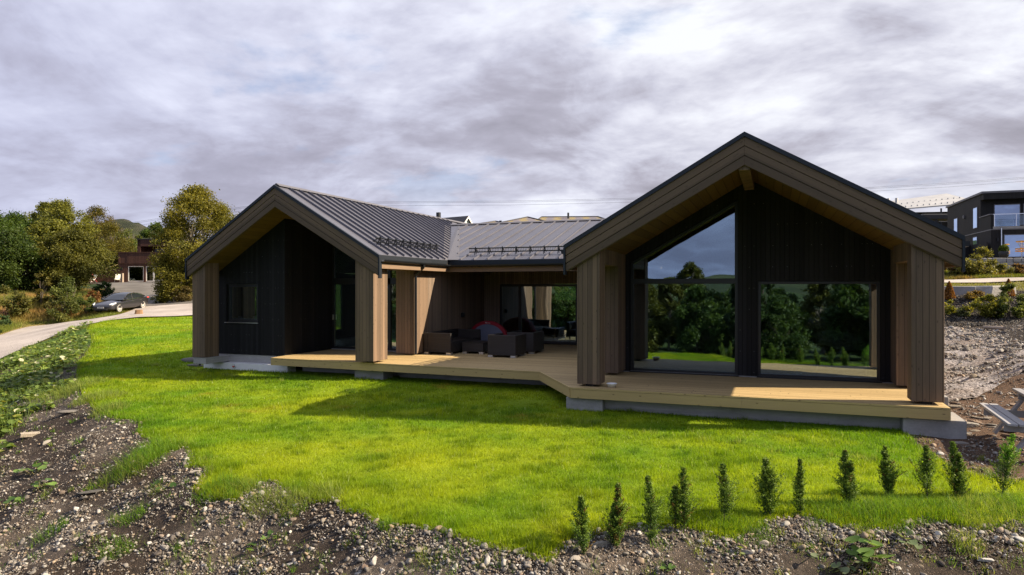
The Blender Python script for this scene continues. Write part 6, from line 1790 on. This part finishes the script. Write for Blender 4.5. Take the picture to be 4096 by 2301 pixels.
# lower storey, front at y = 0; upper storey set back to y = 2.9
MB().box(0, 15, 0, 14.1, 0, 2.62).build('lower_wall', 'dark_cladding', DH)
MB().box(0, 15, 2.9, 14.1, 2.62, 6.2).build('upper_wall', 'dark_cladding', DH)
MB().box(-.12, 15.2, 2.1, 14.3, 6.10, 6.28).build('roof', 'flashing_metal', DH)
MB().box(.02, 15, 2.16, 2.9, 5.55, 6.10).build('fascia', 'dark_cladding', DH)
MB().box(-.03, 15, -.03, 14.1, 2.60, 2.68).build('belt_trim', 'flashing_metal', DH)
MB().box(-.02, .14, .0, 2.9, 2.68, 3.95).build('parapet', 'dark_cladding', DH); MB().box(-.10, .20, -.02, 3.0, 3.95, 4.03).build('coping', 'flashing_metal', DH)
MB().box(.14, 15, -.06, .06, 2.68, 2.90).build('balcony_edge', 'concrete_pale', DH)
br = MB().box(.16, 15, -.03, .01, 3.94, 4.0)
for i in range(8): br.box(.22 + i * 1.62, .28 + i * 1.62, -.04, .02, 2.75, 3.94)
br = br.build('balcony_rail', 'chrome', DH)
for i in range(7): MB().box(.34 + i * 1.62, 1.78 + i * 1.62, -.012, .0, 2.98, 3.88).build('pane', 'clear_glass', br)
for x0, x1, z0, z1 in ((1.1, 3.0, 3.1, 5.05), (3.35, 6.6, 3.1, 5.05), (7.0, 10.0, 3.1, 5.05)):
    f = MB().box(x0 - .06, x1 + .06, 2.86, 2.94, z0 - .06, z1 + .08).build('window', 'flashing_metal', DH); MB().box(x0, x1, 2.84, 2.862, z0, z1).build('pane', 'blue_glass', f)
for x0, x1 in ((1.0, 4.9), (5.4, 9.0)):
    f = MB().box(x0 - .06, x1 + .06, -.045, .03, .18, 2.18).build('window', 'flashing_metal', DH); MB().box(x0, x1, -.065, -.043, .24, 2.11).build('pane', 'blue_glass', f)
for y0, y1, z0, z1 in ((3.75, 4.85, 3.15, 5.0), (10.2, 11.3, 3.2, 4.6), (3.8, 4.9, 1.2, 2.25)):
    f = MB().box(-.05, .02, y0 - .05, y1 + .05, z0 - .06, z1 + .06).build('window', 'flashing_metal', DH); MB().box(-.065, -.048, y0, y1, z0, z1).build('pane', 'blue_glass', f)
MB().box(-.16, -.0, 7.6, 7.9, 4.35, 4.65).build('wall_vent', 'flashing_metal', DH, bevel=.02)
MB().box(.45, .55, -.12, -.02, 1.6, 1.9).build('wall_lamp', 'black_metal', DH)
MB().tube((.75, -.10, 0), (.75, -.10, 2.75), .05, n=10).build('downpipe', 'chrome', DH)
MB().box(-.2, 15, -1.6, -.02, -.12, .02).build('terrace', 'concrete_pale', DH)
fe = local_root('garden_screen', 42.1 - .35, 60 - .2, 4.45, (.944, -.33), 'dark boarded garden screen beside the black house', 'fence')
MB().box(-.10, -.02, .2, 8.5, -.2, 1.55).build('boards', 'dark_cladding', fe); MB().box(-2.2, -.1, 5.0, 5.08, -.2, 1.75).build('boards', 'dark_cladding', fe); MB().beam((-2.1, 4.9, .1), (-1.4, 4.9, .9), .06, .06).build('brace', 'steel', fe)
x, y = W(*at(4015, 58)); zt = gz(*at(4015, 58))
pp0 = empty('potted_boxwood', (x, y, 4.47), 'round clipped boxwood in a dark pot on the terrace', 'potted plant', local=True)
m = MB(); na = 16; pr = [(.26, 0), (.36, .25), (.38, .48), (.34, .62)]
m.add([(r_ * cos(2 * pi * i / na), r_ * sin(2 * pi * i / na), z) for r_, z in pr for i in range(na)], [(j * na + i, j * na + (i + 1) % na, (j + 1) * na + (i + 1) % na, (j + 1) * na + i) for j in range(3) for i in range(na)]); m.build('pot', 'planter_dark', pp0, smooth=True)
rg = np.random.RandomState(8); n = 2600; dv = rg.normal(size=(n, 3)); dv /= np.linalg.norm(dv, axis=1, keepdims=True); P = dv * .40 * (rg.rand(n) ** .3)[:, None] + np.array([0, 0, .78])
V, Fa = leaf_quads(P, .04, rg); k = rg.rand(n)[:, None]; np_mesh('foliage', V, Fa, 'leaves', np.repeat(np.array((.03, .06, .01)) * (1 - k) + np.array((.14, .19, .03)) * k, 4, 0), pp0)
x, y = W(*at(4087, 57.4))
bk = empty('disc_basket', (x, y, 4.45), 'yellow rimmed disc golf basket with hanging chains on the terrace', 'disc basket', local=True)
MB().tube((0, 0, 0), (0, 0, 1.55), .045, n=10).build('post', 'chrome', bk)
for z, r_, nm in ((1.42, .40, 'top_band'), (.62, .44, 'basket_rim'), (.80, .44, 'basket_rim')):
    m = MB()
    for i in range(20): a, b = 2 * pi * i / 20, 2 * pi * (i + 1) / 20; m.beam((r_ * cos(a), r_ * sin(a), z), (r_ * cos(b), r_ * sin(b), z), .03, .09)
    m.build(nm, 'orange_paint', bk)
m = MB()
for i in range(12):
    a = 2 * pi * i / 12; pts = [((.36 * (1 - t) + .06 * t) * cos(a), (.36 * (1 - t) + .06 * t) * sin(a), 1.40 - .62 * t ** 1.6) for t in (0, .33, .66, 1)]; m.path(pts, .012, 4)
m.build('chains', 'chrome', bk); m = MB()
for i in range(16): a = 2 * pi * i / 16; m.tube((.43 * cos(a), .43 * sin(a), .6), (.06 * cos(a), .06 * sin(a), .55), .008, n=4)
m.build('basket_wire', 'orange_paint', bk)
# white metal roofed outbuilding behind it
OB = local_root('outbuilding', 48.3, 84, 6.6, (.985, -.17), 'open outbuilding with shallow white metal roof beyond the black house', 'outbuilding')
m = MB().add([(0, 0, 5.15), (8.5, 0, 5.75), (8.5, 9, 8.0), (0, 9, 6.95), (0, 0, 5.0), (8.5, 0, 5.6), (8.5, 9, 7.85), (0, 9, 6.8)], [(0, 1, 2, 3), (7, 6, 5, 4), (0, 4, 5, 1), (1, 5, 6, 2), (2, 6, 7, 3), (3, 7, 4, 0)])
rf = m.build('roof', 'white_roof_metal', OB); m = MB()
for f in (.10, .45):
    for i in range(12): q = .4 + i * .68; zz = (5.15 + .0706 * q) * (1 - f) + (6.95 + .1235 * q) * f; m.box(q, q + .12, 9 * f, 9 * f + .08, zz, zz + .2)
m.build('snow_hooks', 'white_roof_metal', rf)
MB().tube((.4, 6.5, 6.3), (.4, 6.5, 7.2), .18, n=12).build('roof_vent', 'white_roof_metal', OB); MB().tube((1.4, 6.5, 6.3), (1.4, 6.5, 7.2), .18, n=12).build('roof_vent', 'white_roof_metal', OB)
MB().box(.3, 8.2, 3.5, 8.8, -1.5, 5.0).build('wall', 'dark_cladding', OB)
for xx in (.3, 4.2, 8.1): MB().box(xx, xx + .15, .3, .45, -1.5, 5.1).build('post', 'black_metal', OB)
tr = local_root('boat_trailer', 50.0, 80, 9.3, (.985, -.17), 'dark boat under cover on a trailer by the outbuilding', 'trailer')
MB().prism([(-2, .6), (1.6, .55), (2.3, 1.25), (-2, 1.3)], 'y', -.7, .7).build('hull', 'planter_dark', tr, bevel=.12); MB().beam((-2, 0, .45), (2.9, 0, .45), .1, .1).build('frame', 'steel', tr)
for s in (-1, 1): MB().tube((-.6, s * .85, .3), (-.6, s * .7, .3), .3, n=18).build('wheel', 'rubber', tr)

# --- dry stone wall: coursed blocks
SW = empty('stone_wall', (*W(46, 56), 3.0), 'dry stone retaining wall of grey split blocks below the black house', 'wall')
m = MB(); rd = random.Random(9); a0 = Vector(((3795 - 2048) / F * 56.5, 56.5)); a1 = Vector(((4400 - 2048) / F * 54, 54)); d = (a1 - a0).normalized(); L = (a1 - a0).length
zc = 2.9
while zc < 4.40:
    h = rd.uniform(.22, .36); s = -rd.random()
    while s < L:
        w = rd.uniform(.45, 1.5); rz = rd.uniform(-.06, .06); p = a0 + d * s; q = a0 + d * (s + w - .03); nrm = Vector((d.y, -d.x)); o_ = rd.uniform(-.06, .08) - (zc - 2.9) * .12
        pts = [p - nrm * .1, q - nrm * .1, q + nrm * (.35 + o_), p + nrm * (.35 + o_ + rz)]
        t1 = zc + h - .025 + rd.uniform(-.02, .02)
        m.add([(*W(*c), zc) for c in pts] + [(*W(*c), t1 + rd.uniform(-.02, .02)) for c in pts], [(0, 3, 2, 1), (4, 5, 6, 7), (0, 1, 5, 4), (1, 2, 6, 5), (2, 3, 7, 6), (3, 0, 4, 7)]); s += w
    zc += h
m.build('stone_courses', 'stone_block', SW, bevel=.03)
for nm, u, D, lab, dims, rz, mt, bv in (('concrete_block', 3800, 43.8, 'long pale concrete block along the top of the planted bank', (1.35, .42, .52), -.1, 'concrete_pale', .04), ('stone_block', 3985, 43.4, 'rough squared stone block on top of the planted bank', (1.05, .55, .52), .25, 'stone_block', .07)):
    X, D = at(u, D); x, y = W(X, D); rr = random.Random(3); m = MB().box(-dims[0], dims[0], -dims[1], dims[1], -.2, dims[2])
    if nm == 'stone_block': m.v = [(a + rr.uniform(-.14, .14), b + rr.uniform(-.1, .1), c + rr.uniform(-.08, .08)) for a, b, c in m.v]
    o = m.build(nm, mt, bevel=bv); o.location = (x, y, gz(X, D)); o.rotation_euler.z = R(YAW) + rz; tag(o, lab, 'block')
for u0, v0, u1, v1, lab in ((3940, 1315, 4017, 1334, 'weathered fence pole lying at the foot of the bank, nearer one'), (3975, 1318, 4006, 1326, 'shorter dark pole lying just behind the nearer one')):
    p = Vector((*flat(u0, v0, -.12), 0)); q = Vector((*flat(u1, v1, -.12), 0)); zp, zq = gz(p.x, p.y) + .12, gz(q.x, q.y) + .12
    o = MB().tube((*W(p.x, p.y), zp), (*W(q.x, q.y), zq), .085, .08, 10).build('wooden_pole', 'pole_wood', smooth=False); tag(o, lab, 'pole')

# --- red timber house, left
RH = local_root('red_house', -55.9, 97, 2.72, (1, 0), 'dark red timber house with roof terrace, glass doors and tower at the left', 'house')
MB().box(0, 1.25, 0, 9, 0, 4.25).box(1.25, 11, 0, .25, 2.32, 2.75).box(10.8, 11, 0, 9, 0, 4.25).box(0, 11, 8.8, 9, 0, 4.25).box(1.25, 11, 4.0, 4.2, 0, 2.3).box(1.25, 10.8, .25, 8.8, 2.5, 2.75).build('wall', 'red_cladding', RH)
MB().box(1.25, 11, -.03, .22, 2.75, 4.22).box(-.03, .22, -.03, 9, 2.75, 4.22).build('terrace_parapet', 'red_cladding', RH)
MB().box(-.08, 11.1, -.09, .28, 4.22, 4.32).box(-.06, 11, -.08, .0, 2.68, 2.75).build('parapet_coping', 'red_cladding', RH)
MB().box(.75, 1.2, 3.5, 8.6, 2.75, 6.35).box(1.2, 7.3, 5.3, 8.6, 2.75, 6.35).box(.75, 7.3, 3.5, 8.6, 5.35, 6.35).build('tower', 'red_cladding', RH)
MB().box(.70, 7.35, 3.42, 8.7, 6.35, 6.47).build('roof', 'slate_roof', RH)
f = MB().box(2.4, 4.7, 5.22, 5.3, 2.8, 5.2).build('window', 'flashing_metal', RH); MB().box(2.52, 4.58, 5.2, 5.221, 2.9, 5.1).build('pane', 'clear_glass', f)
MB().box(1.6, 1.9, 5.15, 5.3, 4.3, 4.6).build('wall_lamp', 'black_metal', RH); MB().box(.35, .6, -.13, 0, 1.75, 2.1).build('wall_lamp', 'black_metal', RH)
for x0, x1 in ((1.32, 3.55), (3.85, 4.95), (4.98, 6.05), (6.4, 8.6)):
    nm = 'window' if x0 in (1.32, 6.4) else 'terrace_door'
    f = MB().box(x0, x0 + .1, .06, .16, .12, 2.32).box(x1 - .1, x1, .06, .16, .12, 2.32).box(x0 + .1, x1 - .1, .06, .16, .12, .24).box(x0 + .1, x1 - .1, .06, .16, 2.22, 2.32).build(nm, 'white_paint', RH); MB().box(x0 + .1, x1 - .1, .1, .12, .24, 2.22).build('pane', 'dark_glass', f)
MB().box(3.55, 3.85, 0, .25, 0, 2.32).box(6.05, 6.4, 0, .25, 0, 2.32).box(8.6, 10.8, 0, .25, 0, 2.32).build('door_posts', 'red_cladding', RH)
TD = local_root('red_house_deck', -55.9, 97, 2.72, (1, 0), 'low wooden terrace in front of the red house', 'deck')
MB().box(-5.2, 8.6, -3.2, -.04, -.25, .0).build('deck_boards', 'pole_wood', TD); MB().box(4.6, 7.4, -3.6, -3.2, -.3, -.12).build('step', 'pole_wood', TD)
FN = local_root('terrace_fence', -55.9, 97, 2.72, (1, 0), 'red brown boarded fence with sloping end beside the red house', 'fence')
MB().box(-3.6, -.05, .1, .2, 0, 2.0).build('back_panel', 'red_cladding', FN); MB().prism([(-3.3, 0), (.1, 0), (.1, 2.0), (-.9, 2.05), (-3.3, .95)], 'x', -3.75, -3.62).build('side_panel', 'red_cladding', FN)
m = MB().prism([(-3.6, 0), (-3.6, 1.9), (-5.0, 2.0), (-6.0, .9), (-6.0, 0)], 'y', -.6, -.5).build('end_panel', 'red_cladding', FN)
for xx, lab, rz in ((.7, 'pale folding lounge chair in front of the red house window', .4), (-2.9, 'pale folding lounge chair inside the boarded fence', -.3)):
    x, y = W(-55.9 + xx, 97 - 1.5); c = empty('lounge_chair', (x, y, 2.72), lab, 'chair', 'lounge chairs on the red house terrace', R(YAW) + rz, local=True)
    MB().beam((0, -.6, .38), (0, .2, .34), .62, .05).build('seat', 'cream_cloth', c); MB().beam((0, .2, .34), (0, .7, 1.15), .62, .05).build('backrest', 'cream_cloth', c)
    for s in (-1, 1): MB().path([(s * .33, -.5, 0), (s * .33, .35, .55), (s * .33, -.4, .58), (s * .33, .45, 0)], .018, 5).build('leg', 'steel', c)
x, y = W(-55.9 + 6.9, 97 - 1.2); mt = MB().box(-.95, .95, -.5, .5, .0, .35).build('garden_daybed', 'cream_cloth', bevel=.1); mt.location = (x, y, 2.72); tag(mt, 'low white daybed by the right window of the red house', 'daybed')
x, y = W(-55.9 + 2.55, 97 - 3.5); po = MB().box(-.12, .12, -.12, .12, 0, 1.45).build('timber_post', 'pole_wood', bevel=.02); po.location = (x, y, 2.5); tag(po, 'single upright timber post in front of the red house', 'post')
rp = MB().path([(*W(-60.5, 95.0), 4.45), (*W(-59.6, 95.0), 4.5), (*W(-57.6, 96), 4.55), (*W(-55.9, 97), 5.3)], .03, 5).build('washing_line', 'rope'); tag(rp, 'slack yellowish line strung from the fence to the red house', 'line')
rp = MB().path([(*W(-58.6, 95.6), 4.5), (*W(-58.5, 95.2), 3.8), (*W(-58.1, 95.0), 3.2), (*W(-57.6, 94.8), 2.75)], .03, 5).build('hanging_rope', 'rope_red'); tag(rp, 'red rope hanging down to the terrace from the slack line', 'rope')

# --- roofs up the hill behind the link wing
WH = local_root('white_house', *at(1866, 112), 7.5, (.6, .8), 'white gabled house with black roof and chimney behind the long roof', 'house')
zA = sight(1866, 864, 112).z - 7.5
MB().prism([(-2.3, 0), (2.3, 0), (2.3, zA - 2.7), (0, zA - .22), (-2.3, zA - 2.7)], 'y', 0, 9).build('wall', 'white_paint', WH)
m = MB()
for s in (-1, 1): m.prism([(0, zA - .2), (s * 2.7, zA - 3.1), (s * 2.7, zA - 2.9), (0, zA)], 'y', -.4, 9.3)
m.build('roof', 'slate_roof', WH); m = MB()
for s in (-1, 1): m.prism([(0, zA - .38), (s * 2.7, zA - 3.28), (s * 2.7, zA - 3.0), (0, zA - .1)], 'y', -.47, -.41)
m.build('bargeboard', 'white_paint', WH)
MB().box(-1.05, -.55, 5.2, 5.8, zA - 1.6, zA + .85).build('chimney', 'black_metal', WH)


def hip_house(name, u0, u1, ua, ub, v_eave, v_ridge, D, depth, label, ang, extra=None):
    zE = sight(u0, v_eave, D).z; zR = sight(ua, v_ridge, D).z; zb = 6.0
    X0, X1, Xa, Xb = ((u - 2048) / F * D for u in (u0, u1, ua, ub)); cx = (X0 + X1) / 2
    r = local_root(name, cx, D, zb, (cos(ang), sin(ang)), label, 'house')
    x0, x1, a, b = X0 - cx, X1 - cx, Xa - cx, Xb - cx; e, t = zE - zb, zR - zb
    MB().box(x0 + .5, x1 - .5, .5, depth - .5, 0, e).build('wall', 'red_cladding' if 'brown' in label else 'white_paint', r)
    m = MB().add([(x0, 0, e), (x1, 0, e), (x1, depth, e), (x0, depth, e), (a, depth / 2, t), (b, depth / 2, t)], [(0, 1, 5, 4), (1, 2, 5), (2, 3, 4, 5), (3, 0, 4), (3, 2, 1, 0)] if b - a > .02 else [(0, 1, 4), (1, 2, 4), (2, 3, 4), (3, 0, 4), (3, 2, 1, 0)])
    rf = m.build('roof', 'lichen_tiles', r)
    MB().box(x0 - .1, x1 + .1, -.12, -.01, e - .16, e + .03).build('gutter', 'white_paint', r)
    m = MB()
    for p, q in (((a, depth / 2, t), (x0, 0, e)), ((b, depth / 2, t), (x1, 0, e)), ((a, depth / 2, t), (b + .01, depth / 2, t))): m.tube(Vector(p) + Vector((0, 0, .04)), Vector(q) + Vector((0, 0, .04)), .09, n=6)
    m.build('ridge_tiles', 'slate_roof', rf)
    if extra:
        for (u, vt, vb, w) in extra:
            p = (u - 2048) / F * D - cx; MB().tube((p, depth * .35, sight(u, vb, D).z - zb - .6), (p, depth * .35, sight(u, vt, D).z - zb), w, w, 10).build('flue', 'black_metal', r)
    return r


hip_house('tiled_house', 1915, 2040, 1988, 1990, 897, 878, 96, 6, 'small hipped roof with lichen stained tiles, left of the larger ones', .10, [(2007, 877, 890, .2)])
hip_house('tiled_house', 2010, 2205, 2122, 2126, 891, 859, 90, 7, 'brown walled house with pointed lichen stained tile roof', .10)
hip_house('tiled_house', 2140, 2450, 2165, 2402, 888, 855, 93, 9, 'long lichen stained tiled roof with a dark flue beside the right gable', -.05, [(2276, 841, 872, .14)])

# --- overhead lines
def wire(dv, k, lab):
    pts = []
    A = [(150, 985), (480, 897), (750, 857), (1002, 824), (1240, 814), (1479, 808.5), (1760, 806), (2048, 804.6), (2300, 799), (2549, 792.5), (3000, 776), (3463, 751), (3800, 732), (4096, 709.5), (4500, 680)]
    for u, v in A: pts.append(tuple(sight(u, v + dv, 130 + k)))
    o = MB().path(pts, .019, 5).build('power_line', 'cable'); tag(o, lab, 'cable', 'overhead power lines')


wire(0, 0, 'uppermost of the overhead power lines crossing the sky'); wire(5, 1.2, 'middle one of the overhead power lines crossing the sky'); wire(16, 2.4, 'lowest of the overhead power lines crossing the sky')
